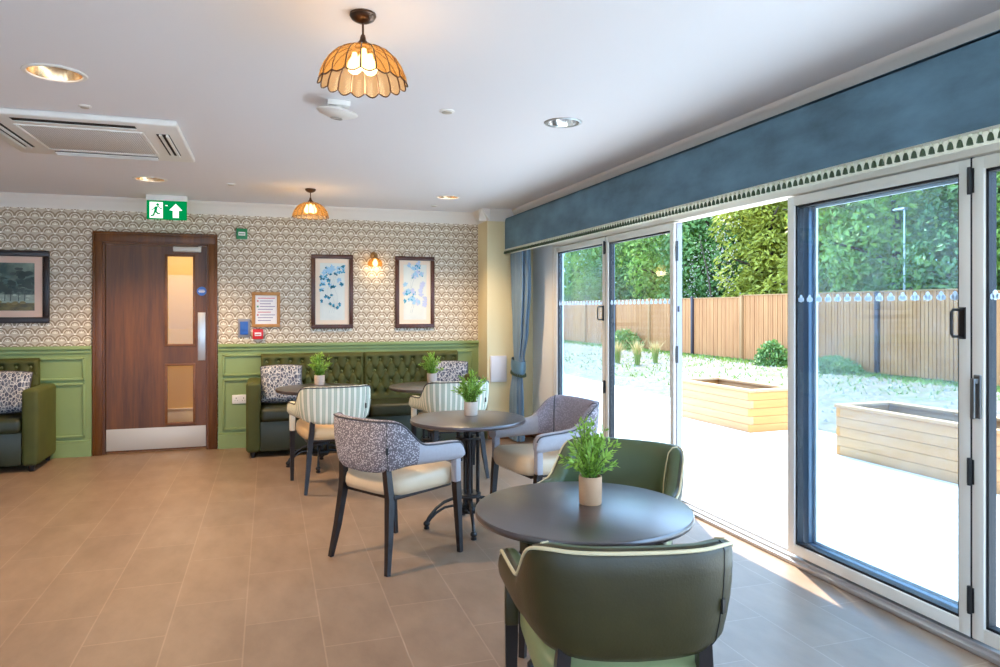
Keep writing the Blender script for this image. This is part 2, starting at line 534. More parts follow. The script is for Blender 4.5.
def slab(bm, pts2, y0, y1, mi=0):
    """polygon in x,z extruded along y"""
    a = [bm.verts.new((p[0], y0, p[1])) for p in pts2]
    b = [bm.verts.new((p[0], y1, p[1])) for p in pts2]
    n = len(a)
    for f in (bm.faces.new(a), bm.faces.new(list(reversed(b)))): f.material_index = mi
    for i in range(n):
        f = bm.faces.new((a[i], b[i], b[(i + 1) % n], a[(i + 1) % n])); f.material_index = mi

def obj(name, bm, mats, parent=None, smooth=35, normals=True, loc=None):
    if normals: bmesh.ops.recalc_face_normals(bm, faces=bm.faces)
    me = bpy.data.meshes.new(name)
    bm.to_mesh(me); bm.free()
    for m in (mats if isinstance(mats, (list, tuple)) else [mats]): me.materials.append(m)
    if smooth:
        me.polygons.foreach_set('use_smooth', [True] * len(me.polygons))
        me.set_sharp_from_angle(angle=math.radians(smooth))
    o = bpy.data.objects.new(name, me)
    C.objects.link(o)
    if parent is not None: o.parent = parent
    if loc: o.location = loc
    return o

def tag(o, label=None, cat=None, group=None, kind=None):
    if label: o['label'] = label
    if cat: o['category'] = cat
    if group: o['group'] = group
    if kind: o['kind'] = kind
    return o

def thing(name, label, cat, loc=(0, 0, 0), rz=0.0, group=None):
    o = bpy.data.objects.new(name, None)
    o.empty_display_size = 0.1
    C.objects.link(o)
    o.location = loc; o.rotation_euler = (0, 0, rz)
    return tag(o, label, cat, group)

def struct(name, bm, mats, label=None, parent=None, smooth=35):
    o = obj(name, bm, mats, parent, smooth)
    if parent is None:
        o['kind'] = 'structure'
        if label: o['label'] = label
    return o

def dup(root, loc, rz, label, group=None):
    r = root.copy(); C.objects.link(r)
    r.location = loc; r.rotation_euler = (0, 0, rz); r['label'] = label
    if group: r['group'] = group
    for ch in list(root.children):
        c = ch.copy(); C.objects.link(c); c.parent = r
        for gch in list(ch.children):
            d = gch.copy(); C.objects.link(d); d.parent = c
    return r

B = bmesh.new

# ------------------------------------------------------------------ dimensions
D = 7.54          # back wall
W = 2.71          # inner face of the glazed doors
H = 2.43          # ceiling
XL, YF = -4.4, -3.6

# ------------------------------------------------------------------ room shell
bm = B(); box(bm, XL - 0.1, W + 0.02, YF - 0.1, D + 2.0, -0.12, 0.0)
struct('floor', bm, M['floor'], 'stone-look plank floor in warm brown')

DOWN = [(-0.907, 3.616, 0.125, True), (-0.916, 6.328, 0.125, True), (1.573, 3.692, 0.105, False), (1.593, 6.481, 0.11, True)]
def make_ceiling():
    bm = B(); box(bm, XL - 0.1, W + 0.10, YF - 0.1, D + 0.12, H, H + 0.16)
    o = struct('ceiling', bm, M['ceiling'], 'flat white ceiling', smooth=0)
    cb = B()
    for (x, y, r, on) in DOWN:
        lathe(cb, [(r * 0.9, 2.3), (r * 0.9, H + 0.11)], 40, 0, (x, y, 0))
    bmesh.ops.recalc_face_normals(cb, faces=cb.faces)
    cm = bpy.data.meshes.new('cut'); cb.to_mesh(cm); cb.free()
    co = bpy.data.objects.new('cut', cm); C.objects.link(co)
    md = o.modifiers.new('holes', 'BOOLEAN'); md.operation = 'DIFFERENCE'; md.object = co; md.solver = 'EXACT'
    dg = bpy.context.evaluated_depsgraph_get(); dg.update()
    me = bpy.data.meshes.new_from_object(o.evaluated_get(dg))
    o.modifiers.clear(); o.data = me
    if not me.materials: me.materials.append(M['ceiling'])
    bpy.data.objects.remove(co); bpy.data.meshes.remove(cm)
make_ceiling()

DX0, DX1, DZ = -1.50, -0.565, 2.02     # door opening
bm = B()
box(bm, XL - 0.1, DX0, D, D + 0.12, 0, H)
box(bm, DX1, W + 0.10, D, D + 0.12, 0, H)
box(bm, DX0, DX1, D, D + 0.12, DZ, H)
struct('wall_back', bm, M['wallpaper'], 'back wall in scallop-patterned wallpaper', smooth=0)

# left and front walls (behind the viewer), tall openings added for daylight
bm = B()
box(bm, XL - 0.12, XL, YF, D, 0, 0.5); box(bm, XL - 0.12, XL, YF, D, 2.2, H)
for a, b in ((YF, -2.6), (-1.0, D)): box(bm, XL - 0.12, XL, a, b, 0.5, 2.2)
struct('wall_left', bm, M['plain'], 'plain unseen left wall with an opening added for daylight', smooth=0)
bm = B()
box(bm, XL, W + 0.24, YF - 0.12, YF, 0, 0.3); box(bm, XL, W + 0.24, YF - 0.12, YF, 2.2, H)
for a, b in ((XL, -3.6), (-1.2, -0.4), (2.0, W + 0.24)): box(bm, a, b, YF - 0.12, YF, 0.3, 2.2)
struct('wall_front', bm, M['plain'], 'plain unseen front wall with openings added for daylight', smooth=0)

# right wall: header, solid return by the pier, pier
bm = B()
box(bm, W, W + 0.10, 6.62, D + 0.12, 0, H + 0.7)
struct('wall_right', bm, M['reveal'], 'white wall between the pier and the glazed doors', smooth=0)
bm = B()
box(bm, 2.53, W + 0.10, YF, 7.19, 2.09, H)
struct('wall_header', bm, M['reveal'], 'bulkhead above the glazed doors', smooth=0)
bm = B()
box(bm, W + 0.10, W + 0.12, YF - 0.1, 6.62, 2.09, H + 0.7)
struct('wall_outside', bm, M['render'], 'outside face of the building above the doors', smooth=0)
bm = B()
box(bm, 2.195, W, 7.19, D, 0, H)
struct('wall_pier', bm, M['cream'], 'cream painted pier in the corner', smooth=0)

# cornice
def cornice_profile():
    return [(0, 0), (0, -0.115), (0.012, -0.12), (0.016, -0.1), (0.03, -0.085), (0.055, -0.05), (0.075, -0.025), (0.088, -0.02), (0.095, 0)]
def cornice(name, p0, p1, nrm, label):
    bm = B()
    P0, P1, N = Vector(p0), Vector(p1), Vector(nrm)
    pr = cornice_profile()
    a = [bm.verts.new(P0 + N * q[0] + Vector((0, 0, q[1]))) for q in pr]
    b = [bm.verts.new(P1 + N * q[0] + Vector((0, 0, q[1]))) for q in pr]
    for i in range(len(pr)):
        j = (i + 1) % len(pr); bm.faces.new((a[i], a[j], b[j], b[i]))
    bm.faces.new(a); bm.faces.new(list(reversed(b)))
    struct(name, bm, M['cornice'], label, smooth=50)
cornice('trim_1', (XL, D, H), (2.195, D, H), (0, -1, 0), 'moulded cornice along the back wall')
cornice('trim_2', (2.195, D, H), (2.195, 7.19 - 0.095, H), (-1, 0, 0), 'moulded cornice on the side of the pier')
cornice('trim_3', (2.195 - 0.095, 7.19, H), (2.53, 7.19, H), (0, -1, 0), 'moulded cornice on the front of the pier')
cornice('trim_4', (2.53, 7.19, H), (2.53, YF, H), (-1, 0, 0), 'moulded cornice above the blue pelmet')

# wainscot
def wainscot(name, x0, x1, edges, label):
    bm = B()
    y = D
    box(bm, x0, x1, y - 0.012, y, 0, 1.0)
    box(bm, x0, x1, y - 0.042, y, 1.0, 1.035, 0, 0.008)
    box(bm, x0, x1, y - 0.026, y, 0.965, 1.0, 0, 0.006)
    box(bm, x0, x1, y - 0.03, y, 0, 0.135); box(bm, x0, x1, y - 0.024, y, 0.135, 0.155, 0, 0.005)
    for (a, b) in edges:
        for (z0, z1) in ((0.715, 0.93), (0.18, 0.69)):
            w = 0.022
            box(bm, a, b, y - 0.03, y - 0.01, z0, z0 + w, 0, 0.006); box(bm, a, b, y - 0.03, y - 0.01, z1 - w, z1, 0, 0.006)
            box(bm, a, a + w, y - 0.03, y - 0.01, z0, z1, 0, 0.006); box(bm, b - w, b, y - 0.03, y - 0.01, z0, z1, 0, 0.006)
    struct(name, bm, M['green'], label)
wainscot('trim_5', XL, -1.585, [(-4.3, -3.5), (-3.4, -2.62), (-2.52, -1.64)], 'sage green panelling left of the door')
wainscot('trim_6', -0.482, 2.195, [(-0.44, 0.36), (0.46, 1.24), (1.34, 2.13)], 'sage green panelling right of the door')
bm = B(); box(bm, W - 0.015, W, 6.66, 7.19, 0, 0.12, 0, 0.004); box(bm, 2.195, W, 7.175, 7.19, 0, 0.12, 0, 0.004)
struct('baseboard_right', bm, M['skirt_wood'], 'brown wooden baseboard by the pier')

# corridor behind the door
bm = B()
box(bm, -2.4, 0.4, 9.3, 9.4, 0, H); box(bm, -2.5, -2.4, D + 0.12, 9.4, 0, H); box(bm, 0.4, 0.5, D + 0.12, 9.4, 0, H)
struct('wall_corridor', bm, mat('corridor_cream', (232, 196, 132), 0.8), 'cream corridor wall seen through the door glass', smooth=0)
bm = B(); box(bm, -2.5, 0.5, D + 0.12, 9.4, H, H + 0.1); struct('ceiling_corridor', bm, M['ceiling'], 'corridor ceiling', smooth=0)
bm = B(); box(bm, -2.4, 0.4, 9.275, 9.3, 0, 0.17, 0, 0.006); box(bm, -2.4, 0.4, 9.265, 9.3, 0.17, 0.19, 0, 0.005)
struct('baseboard_corridor', bm, M['cornice'], 'white corridor baseboard')
cl = bpy.data.lights.new('corridor_lamp', 'AREA'); cl.shape = 'DISK'; cl.size = 0.3; cl.energy = 12; cl.color = (1.0, 0.84, 0.62)
o = bpy.data.objects.new('corridor_lamp', cl); o.location = (-0.9, 8.5, H - 0.01); C.objects.link(o)

# ------------------------------------------------------------------ walnut door
bm = B()
fx0, fx1, fz = -1.578, -0.487, 2.112
for (a, b, z0, z1, dp) in ((fx0, DX0 + 0.005, 0, fz - 0.003, 0.022), (DX1 - 0.005, fx1, 0, fz - 0.003, 0.022), (fx0 + 0.002, fx1 - 0.002, DZ - 0.005, fz, 0.024)):
    box(bm, a, b, D - dp, D - 0.001, z0, z1, 0, 0.005)
for (a, b, z0, z1, dp) in ((fx0 - 0.001, fx0 + 0.02, 0, fz + 0.001, 0.034), (fx1 - 0.02, fx1 + 0.001, 0, fz + 0.001, 0.034), (fx0 + 0.001, fx1 - 0.001, fz - 0.02, fz + 0.002, 0.036)):
    box(bm, a, b, D - dp, D - 0.001, z0, z1, 0, 0.005)
box(bm, DX0, DX0 + 0.022, D - 0.01, D + 0.12, 0, DZ); box(bm, DX1 - 0.022, DX1, D - 0.01, D + 0.12, 0, DZ); box(bm, DX0, DX1, D - 0.01, D + 0.12, DZ - 0.022, DZ)
dr = struct('door_1', bm, M['walnut'], 'walnut fire door with two glass vision panels')
lx0, lx1, lz0, lz1 = DX0 + 0.026, DX1 - 0.026, 0.012, DZ - 0.026
ly0, ly1 = D + 0.012, D + 0.056
vx0, vx1 = -0.952, -0.70
bm = B()
V = [(0.263, 0.838), (1.027, 1.903)]
box(bm, lx0, vx0, ly0, ly1, lz0, lz1); box(bm, vx1, lx1, ly0, ly1, lz0, lz1)
for (z0, z1) in ((lz0, V[0][0]), (V[0][1], V[1][0]), (V[1][1], lz1)): box(bm, vx0, vx1, ly0, ly1, z0, z1)
obj('leaf', bm, M['walnut'], dr, 0)
for (z0, z1) in V:
    bm = B(); w = 0.018
    for (a, b, c, d) in ((vx0 - 0.012, vx1 + 0.012, z0 - 0.012, z0 + w - 0.006), (vx0 - 0.012, vx1 + 0.012, z1 - w + 0.006, z1 + 0.012), (vx0 - 0.012, vx0 + w - 0.006, z0, z1), (vx1 - w + 0.006, vx1 + 0.012, z0, z1)):
        box(bm, a, b, ly0 - 0.008, ly0 + 0.02, c, d, 0, 0.004)
    fb = obj('glazing_bead', bm, M['walnut_x'], dr)
    bm = B(); box(bm, vx0, vx1, ly0 + 0.022, ly0 + 0.028, z0, z1); obj('pane', bm, M['vision'], fb, 0)
bm = B(); box(bm, lx0 + 0.004, lx1 - 0.004, ly0 - 0.003, ly0, 0.03, 0.235, 0, 0.001); obj('kick_plate', bm, M['plate'], dr)
bm = B(); box(bm, -0.668, -0.598, ly0 - 0.004, ly0, 0.875, 1.345, 0, 0.0015); obj('push_plate', bm, M['steel'], dr)
bm = B(); box(bm, -0.885, -0.635, ly0 - 0.05, ly0, 1.935, 1.985, 0, 0.006); box(bm, -0.66, -0.63, ly0 - 0.05, ly0 - 0.02, 1.985, 1.992); obj('door_closer', bm, M['plate'], dr)
bm = B()
lathe(bm, [(0.001, 0), (0.044, 0), (0.044, 0.003), (0.001, 0.003)], 28, 0)
box(bm, -0.03, 0.03, -0.004, 0.004, 0.003, 0.0036, 1); box(bm, -0.024, 0.024, 0.010, 0.014, 0.003, 0.0036, 1); box(bm, -0.024, 0.024, -0.014, -0.010, 0.003, 0.0036, 1)
o = obj('fire_door_disc', bm, [M['blue'], M['white']], dr); o.rotation_euler = (PI / 2, 0, 0); o.location = (-0.632, ly0, 1.555); o['label'] = 'round blue disc'

# ------------------------------------------------------------------ glazed folding doors on the right
ZB, ZT = 0.042, 1.995
def leaf(name, y0, y1, xi, label, pane='glass', flip=False, detail=True):
    """y0 > y1 ; xi = inner face x ; flip puts the dark coating to the room side"""
    s = 0.07; t = 0.065
    xm = xi + t * 0.5
    bm = B()
    def ring(xa, xb, mi, w, inset=0.0):
        a, b = y1 + inset, y0 - inset
        z0, z1 = ZB + inset, ZT - inset
        box(bm, xa, xb, a, a + w, z0, z1, mi, 0.003); box(bm, xa, xb, b - w, b, z0, z1, mi, 0.003)
        box(bm, xa, xb, a + w - 0.002, b - w + 0.002, z0, z0 + w * 1.1, mi, 0.003); box(bm, xa, xb, a + w - 0.002, b - w + 0.002, z1 - w, z1, mi, 0.003)
    ins, outs = (0, 1) if not flip else (1, 0)
    ring(xi, xm, ins, s * 0.72, 0.004)
    ring(xm, xi + t, outs, s * 0.72, 0.004)
    d = struct(name, bm, [M['upvc'], M['anthracite']], label)
    bm = B()
    ring2 = []
    w = 0.012
    a, b, z0, z1 = y1 + 0.004 + s * 0.72, y0 - 0.004 - s * 0.72, ZB + 0.004 + s * 0.79, ZT - 0.004 - s * 0.72
    for (ya, yb, za, zb) in ((a - 0.002, a + w, z0, z1), (b - w, b + 0.002, z0, z1), (a, b, z0 - 0.002, z0 + w), (a, b, z1 - w, z1 + 0.002)):
        box(bm, xi + (0.04 if flip else 0.012), xi + t - 0.012, ya, yb, za, zb)
    obj('glazing_gasket', bm, M['gasket'] if not flip else M['bead'], d, 0)
    bm = B(); box(bm, xm - 0.012, xm + 0.012, a, b, z0, z1)
    pn = obj('pane', bm, M[pane], d, 0)
    # frosted safety motifs across the pane
    if detail:
        bm = B()
        k = int((b - a) / 0.062)
        for i in range(k):
            yc = a + (i + 0.5) * (b - a) / k
            x = xm - 0.0135
            for (dy, dz, ry, rz_) in ((0, 0.0, 0.012, 0.021), (-0.013, -0.006, 0.009, 0.012), (0.013, -0.006, 0.009, 0.012)):
                pts = [(x, yc + dy + ry * math.cos(q * PI / 5), 1.436 + dz + rz_ * math.sin(q * PI / 5)) for q in range(10)]
                A = [bm.verts.new(p) for p in pts]; Bv = [bm.verts.new((p[0] + 0.0012, p[1], p[2])) for p in pts]
                bm.faces.new(A); bm.faces.new(list(reversed(Bv)))
                for q in range(10): bm.faces.new((A[q], Bv[q], Bv[(q + 1) % 10], A[(q + 1) % 10]))
        obj('frosted_motif_band', bm, M['frost'], pn, 0)
    return d

def hinge_set(parent, y, zs=(0.20, 0.72, 1.90)):
    for z in zs:
        bm = B()
        tube(bm, [(W - 0.008, y, z - 0.055), (W - 0.008, y, z + 0.055)], 0.009, 10)
        box(bm, W - 0.006, W, y - 0.014, y + 0.014, z - 0.05, z + 0.05)
        obj('hinge', bm, M['black'], parent)
    bm = B(); box(bm, W + 0.002, W + 0.02, y - 0.004, y + 0.004, ZB, ZT); obj('meeting_gasket', bm, M['gasket'], parent, 0)

def pull_handle(parent, y, z):
    bm = B()
    x = W - 0.006
    tube(bm, [(x, y, z - 0.055), (x - 0.035, y + 0.012, z - 0.055), (x - 0.042, y + 0.014, z - 0.045), (x - 0.042, y + 0.014, z + 0.045), (x - 0.035, y + 0.012, z + 0.055), (x, y, z + 0.055)], 0.006, 8)
    box(bm, x - 0.002, x + 0.006, y - 0.012, y + 0.012, z - 0.065, z + 0.065)
    obj('pull_handle', bm, M['black'], parent)

def lever(parent, y, z):
    bm = B()
    box(bm, W - 0.012, W, y - 0.014, y + 0.014, z - 0.09, z + 0.085, 0, 0.003)
    box(bm, W - 0.03, W - 0.012, y - 0.008, y + 0.008, z + 0.05, z + 0.07, 0, 0.002)
    box(bm, W - 0.038, W - 0.028, y - 0.009, y + 0.009, z - 0.09, z + 0.072, 0, 0.003)
    obj('lever_handle', bm, mat('dark_lever', (104, 102, 100), 0.4, 0.5), parent)

l1 = leaf('door_2', 6.575, 5.456, W, 'glazed folding door leaf beside the white wall', pane='glass_dusty')
l2 = leaf('door_3', 5.456, 4.376, W, 'glazed folding door leaf left of the open doorway')
l4 = leaf('door_4', 3.229, 2.151, W, 'glazed folding door leaf right of the open doorway', pane='glass')
l3 = leaf('door_5', 3.215, 2.165, W + 0.085, 'door leaf folded flat outside against its neighbour', pane='glass_dusty', flip=True, detail=False)
l5 = leaf('door_6', 2.151, 1.075, W, 'glazed folding door leaf at the edge of view')
# the leaf folded outside shows its dark outdoor face to the room
l3.data.materials[0] = M['anthracite']; l3.data.materials[1] = M['anthracite']
l3.children[0].data.materials[0] = M['bead']
hinge_set(l1, 5.456); pull_handle(l1, 5.485, 1.345)
hinge_set(l4, 2.151); pull_handle(l4, 2.185, 1.322)
lever(l5, 2.118, 1.03)
bm = B(); box(bm, W + 0.02, W + 0.062, 4.3705, 4.377, ZB + 0.01, ZT - 0.01); obj('edge_plate', bm, mat('pale_edge_plate', (150, 148, 160), 0.4, 0.3), l2, 0)
bm = B()
box(bm, W + 0.012, W + 0.03, 4.369, 4.3705, 1.0, 1.12); box(bm, W + 0.012, W + 0.03, 4.369, 4.3705, 1.72, 1.86); box(bm, W + 0.025, W + 0.04, 4.369, 4.3705, 1.36, 1.40)
obj('lock_keep', bm, M['black'], l2, 0)
# frame head, jamb, threshold
bm = B()
box(bm, W - 0.005, W + 0.10, YF, 6.62, 2.0, 2.09, 0, 0.004); box(bm, W - 0.012, W, YF, 6.62, 2.045, 2.09, 0, 0.004)
box(bm, W - 0.005, W + 0.10, 6.58, 6.64, 0, 2.05, 0, 0.004)
struct('trim_7', bm, M['upvc'], 'pale head frame and jamb of the folding doors')
bm = B()
box(bm, W - 0.03, W + 0.10, YF, 6.62, 0, 0.022, 0, 0.004)
box(bm, W - 0.004, W + 0.004, YF, 6.62, 0.022, 0.034); box(bm, W + 0.058, W + 0.068, YF, 6.62, 0.022, 0.034)
struct('trim_8', bm, M['alu'], 'aluminium threshold track of the folding doors')

# ------------------------------------------------------------------ pelmet, fringe, curtain
PX = 2.39
pl = thing('pelmet', 'long blue velvet pelmet with tassel fringe above the folding doors', 'pelmet', (PX, 4.5, 2.008))
bm = B(); box(bm, 0.0, 0.02, -6.6, 2.69, 0, 0.336, 0, 0.006); box(bm, 0.0, 0.134, 2.67, 2.69, 0, 0.336, 0, 0.005); box(bm, 0.0, 0.134, -6.6, 2.69, 0.318, 0.334, 0, 0.004)
obj('velvet_board', bm, M['pelmet'], pl)
bm = B(); box(bm, -0.003, 0.022, -6.6, 2.69, -0.004, 0.008, 0, 0.002)
box(bm, 0.0, 0.003, -6.6, 2.69, -0.052, 0.0)
obj('braid', bm, M['fringe'], pl)
def tassel_bm(bm, y):
    lathe(bm, [(0.0015, 0.0), (0.0015, -0.004), (0.007, -0.007), (0.0075, -0.013), (0.004, -0.017)], 6, 1, (-0.008, y, 0.002), True, True)
    lathe(bm, [(0.004, -0.015), (0.0085, -0.026), (0.0115, -0.044), (0.005, -0.044)], 6, 0, (-0.008, y, 0.002), True, True)
SP = 0.0385
t0 = None
ys = []
y = 2.67
while y > -6.58:
    ys.append(y); y -= SP
# those nearest within the view (largest in the picture) are single parts
vis = [q for q in ys if (4.5 + q) > 1.15]
single = sorted(vis)[:100]
for q in single:
    if t0 is None:
        bm = B(); tassel_bm(bm, 0.0); t0 = obj('tassel', bm, [M['tassel'], M['tassel_head']], pl); t0.location = (0, q, 0)
    else:
        c = t0.copy(); C.objects.link(c); c.parent = pl; c.location = (0, q, 0)
bm = B()
sset = set(single)
for q in ys:
    if q not in sset: tassel_bm(bm, q)
o = obj('tassel_fringe', bm, [M['tassel'], M['tassel_head']], pl); o['kind'] = 'stuff'

ct = thing('curtain', 'blue velvet curtain tied back beside the cream pier', 'curtain', (2.5, 6.99, 0))
def cur(u, v):
    z = 0.015 + v * 2.08
    th = 2 * PI * u
    def key(z):
        ks = [(0.0, 0.80, -0.03, 0.03), (0.45, 0.72, -0.03, 0.035), (0.70, 0.55, -0.02, 0.045), (0.78, 0.50, -0.01, 0.045), (0.86, 0.56, 0.0, 0.04), (1.15, 0.80, 0.01, 0.02), (1.6, 0.98, 0.01, 0.0), (2.1, 1.0, 0.0, 0.0)]
        for a, b in zip(ks, ks[1:]):
            if z <= b[0]:
                f = (z - a[0]) / (b[0] - a[0]); f = f * f * (3 - 2 * f)
                return [a[i] + (b[i] - a[i]) * f for i in (1, 2, 3)]
        return ks[-1][1:]
    w, dx, dy = key(z)
    amp = 0.22 * (0.6 + 0.4 * math.sin(3 * th + 1))
    md = 1 + amp * math.cos(11 * th + 0.9 * math.sin(z * 2.1)) * (0.55 if 0.7 < z < 0.86 else 1.0)
    return Vector((dx + 0.075 * w * md * math.cos(th), dy + 0.185 * w * md * math.sin(th), z))
bm = B(); grid(bm, cur, 132, 60, 0, True)
obj('drape', bm, M['curtain'], ct, 60)
bm = B()
def tb(u, v):
    th = 2 * PI * u; z = 0.72 + 0.13 * v
    return Vector((-0.012 + (0.062 + 0.006 * math.sin(PI * v)) * math.cos(th), 0.045 + (0.128 + 0.008 * math.sin(PI * v)) * math.sin(th), z + 0.02 * math.sin(th)))
grid(bm, tb, 40, 6, 0, True)
tbk = obj('tieback', bm, M['pelmet'], ct, 60)
bm = B()
for k in range(26):
    th = 2 * PI * k / 26
    lathe(bm, [(0.003, 0.0), (0.008, -0.012), (0.010, -0.03), (0.003, -0.032)], 6, 0, (-0.012 + 0.066 * math.cos(th), 0.045 + 0.132 * math.sin(th), 0.722 + 0.02 * math.sin(th)))
obj('tieback_fringe', bm, M['tassel'], tbk)

# plate on pier
o = thing('wall_plate', 'pale blank square plate fixed on the cream pier beside the curtain', 'wall plate', (2.315, 7.19, 0.745))
bm = B(); box(bm, -0.09, 0.09, -0.02, 0, -0.14, 0.14, 0, 0.006); obj('cover', bm, mat('pale_plate', (226, 220, 218), 0.5), o)
bm = B(); box(bm, -0.082, 0.082, -0.023, -0.018, -0.132, 0.132, 0, 0.003); obj('front_panel', bm, mat('pale_plate_front', (222, 216, 216), 0.4), o)

# ------------------------------------------------------------------ ceiling fittings
DL_LABEL = ['lit round downlight nearest the viewer, left of the amber pendant',
            'small lit round downlight just beyond the air conditioning panel',
            'unlit silver round downlight near the middle of the ceiling, nearest the blue pelmet',
            'lit round downlight near the far corner pier']
for (x, y, r, on), lab in zip(DOWN, DL_LABEL):
    t = thing('downlight', lab, 'downlight', (x, y, H), 0, 'recessed ceiling downlights')
    bm = B(); lathe(bm, [(r * 0.86, 0.0), (r * 0.88, -0.006), (r, -0.005), (r * 1.03, 0.0)], 40, 0, (0, 0, 0), False, False)
    lathe(bm, [(r * 0.86, 0.0), (r * 0.84, 0.02), (r * 0.86, 0.02)], 40, 0, (0, 0, 0), False, False)
    obj('trim_ring', bm, M['white'] if on else M['steel'], t)
    bm = B(); lathe(bm, [(r * 0.85, 0.0), (r * 0.80, 0.03), (r * 0.66, 0.065), (r * 0.45, 0.09), (r * 0.40, 0.093)], 40, 0, (0, 0, 0), False, False)
    obj('reflector', bm, M['amber_glow_reflector'] if on else M['chrome'], t, 50)
    bm = B()
    lathe(bm, [(0.001, 0.05), (r * 0.2, 0.055), (r * 0.28, 0.075), (r * 0.3, 0.092)], 20, 0, (-r * 0.0, 0, 0), True, True)
    obj('lamp', bm, M['lamp_on'] if on else M['lamp_off'], t)
    if on:
        ld = bpy.data.lights.new('downlight_lamp', 'SPOT'); ld.energy = DOWNLIGHT_W * (0.5 if x > 1 else 1.0); ld.color = (1.0, 0.72, 0.44)
        ld.spot_size = math.radians(125); ld.spot_blend = 0.6; ld.shadow_soft_size = 0.04
        lo = bpy.data.objects.new('downlight_lamp', ld); lo.location = (0, 0, 0.035); lo.parent = t; C.objects.link(lo)

def pendant(loc, label):
    t = thing('pendant_light', label, 'pendant light', loc, 0, 'amber dome pendants')
    bm = B(); lathe(bm, [(0.046, 0), (0.047, -0.008), (0.040, -0.02), (0.022, -0.03), (0.008, -0.034)], 28); obj('ceiling_rose', bm, M['bronze'], t)
    bm = B(); tube(bm, [(0, 0, -0.03), (0, 0, -0.10)], 0.004, 8); obj('cord', bm, M['bronze'], t)
    bm = B(); lathe(bm, [(0.007, -0.075), (0.010, -0.085), (0.012, -0.095), (0.024, -0.108), (0.03, -0.118), (0.02, -0.122)], 20); obj('lamp_holder', bm, M['bronze'], t)
    NR = 18
    prof = [(0.03, -0.116), (0.062, -0.124), (0.094, -0.140), (0.119, -0.164), (0.136, -0.191), (0.146, -0.216), (0.150, -0.238)]
    NA = NR * 6
    def pr(v):
        f = v * (len(prof) - 1); i = min(int(f), len(prof) - 2); f -= i
        return prof[i][0] + (prof[i + 1][0] - prof[i][0]) * f, prof[i][1] + (prof[i + 1][1] - prof[i][1]) * f
    def sh(u, v):
        th = 2 * PI * u
        r, z = pr(v)
        fl = abs(math.sin(th * NR / 2))
        r *= 1 + 0.055 * fl * v
        z -= 0.014 * fl * v ** 6
        return Vector((r * math.cos(th), r * math.sin(th), z))
    bm = B(); grid(bm, sh, NA, 18, 0, True)
    s = obj('shade', bm, M['amber'], t, 30)
    bm = B()
    for k in range(NR):
        tube(bm, [sh(k / NR, v / 12.0) * 1.0 for v in range(1, 13)], [0.0016 + 0.00014 * v for v in range(1, 13)], 5)
    tube(bm, [sh(k / NA, 1.0) for k in range(NA)], 0.0026, 5, 0, True, True)
    obj('shade_wire', bm, M['bronze'], s)
    for k in range(3):
        a = 2 * PI * k / 3 + 0.5
        bm = B(); lathe(bm, [(0.008, -0.135), (0.011, -0.15), (0.022, -0.168), (0.026, -0.185), (0.022, -0.200), (0.012, -0.209), (0.002, -0.212)], 16, 0, (0.032 * math.cos(a), 0.032 * math.sin(a), 0.0))
        obj('bulb', bm, M['bulb'], t)
    ld = bpy.data.lights.new('pendant_lamp', 'POINT'); ld.energy = PENDANT_W; ld.color = (1.0, 0.78, 0.48); ld.shadow_soft_size = 0.05
    lo = bpy.data.objects.new('pendant_lamp', ld); lo.location = (0, 0, -0.245); lo.parent = t; C.objects.link(lo)
    return t
pendant((0.317, 2.554, H), 'nearer and larger-looking amber ribbed dome pendant light hanging from the ceiling')
pendant((0.343, 6.421, H), 'far amber ribbed dome pendant light close to the patterned wall')

# air conditioning cassette
ac = thing('air_conditioner', 'square white air conditioning cassette with four slots set in the ceiling', 'air conditioner', (-1.01, 4.83, H))
bm = B(); h = 0.52
box(bm, -h, h, -h, h, -0.035, 0, 0, 0.012, 3)
obj('panel', bm, M['white'], ac)
bm = B(); box(bm, -0.30, 0.30, -0.30, 0.30, -0.040, -0.033, 0, 0.004); obj('grille', bm, M['grille'], ac)
bm = B()
for s in (-1, 1):
    box(bm, -0.32, 0.32, s * 0.315 - 0.006, s * 0.315 + 0.006, -0.043, -0.034, 0, 0.002); box(bm, s * 0.315 - 0.006, s * 0.315 + 0.006, -0.32, 0.32, -0.043, -0.034, 0, 0.002)
obj('grille_frame', bm, M['white'], ac)
for k in range(4):
    mt = Matrix.Rotation(k * PI / 2, 4, 'Z')
    bm = B(); box(bm, -0.30, 0.30, -0.455, -0.385, -0.0362, -0.033, 0, 0, 2, mt); sl = obj('air_slot', bm, M['dark'], ac, 0)
    bm = B()
    if k == 0:
        box(bm, -0.30, 0.30, -0.400, -0.388, -0.041, -0.0362, 0, 0.001, 1, mt)
    else:
        box(bm, -0.30, 0.30, -0.45, -0.437, -0.050, -0.0362, 0, 0.001, 1, mt); box(bm, -0.30, 0.30, -0.415, -0.40, -0.046, -0.0362, 0, 0.001, 1, mt)
    obj('louvre', bm, M['white'], sl)

# ceiling sensor dish with bracket
sd = thing('ceiling_sensor', 'white saucer-shaped sensor hanging on a small bracket behind the nearer pendant', 'ceiling sensor', (0.333, 3.66, H))
bm = B(); box(bm, -0.055, 0.055, -0.03, 0.03, -0.028, 0, 0, 0.004); tube(bm, [(0, 0, -0.026), (0, 0, -0.045)], 0.018, 12); obj('bracket', bm, M['white'], sd)
bm = B(); lathe(bm, [(0.02, -0.036), (0.07, -0.042), (0.10, -0.052), (0.104, -0.058), (0.095, -0.066), (0.06, -0.080), (0.03, -0.086), (0.001, -0.087)], 40); o = obj('saucer', bm, M['white'], sd); o.rotation_euler = (0.10, 0.12, 0)
bm = B(); lathe(bm, [(0.028, -0.084), (0.032, -0.090), (0.028, -0.091)], 24, 0, (0, 0, 0), False, False); o = obj('lens_ring', bm, M['steel'], sd); o.rotation_euler = (0.10, 0.12, 0)

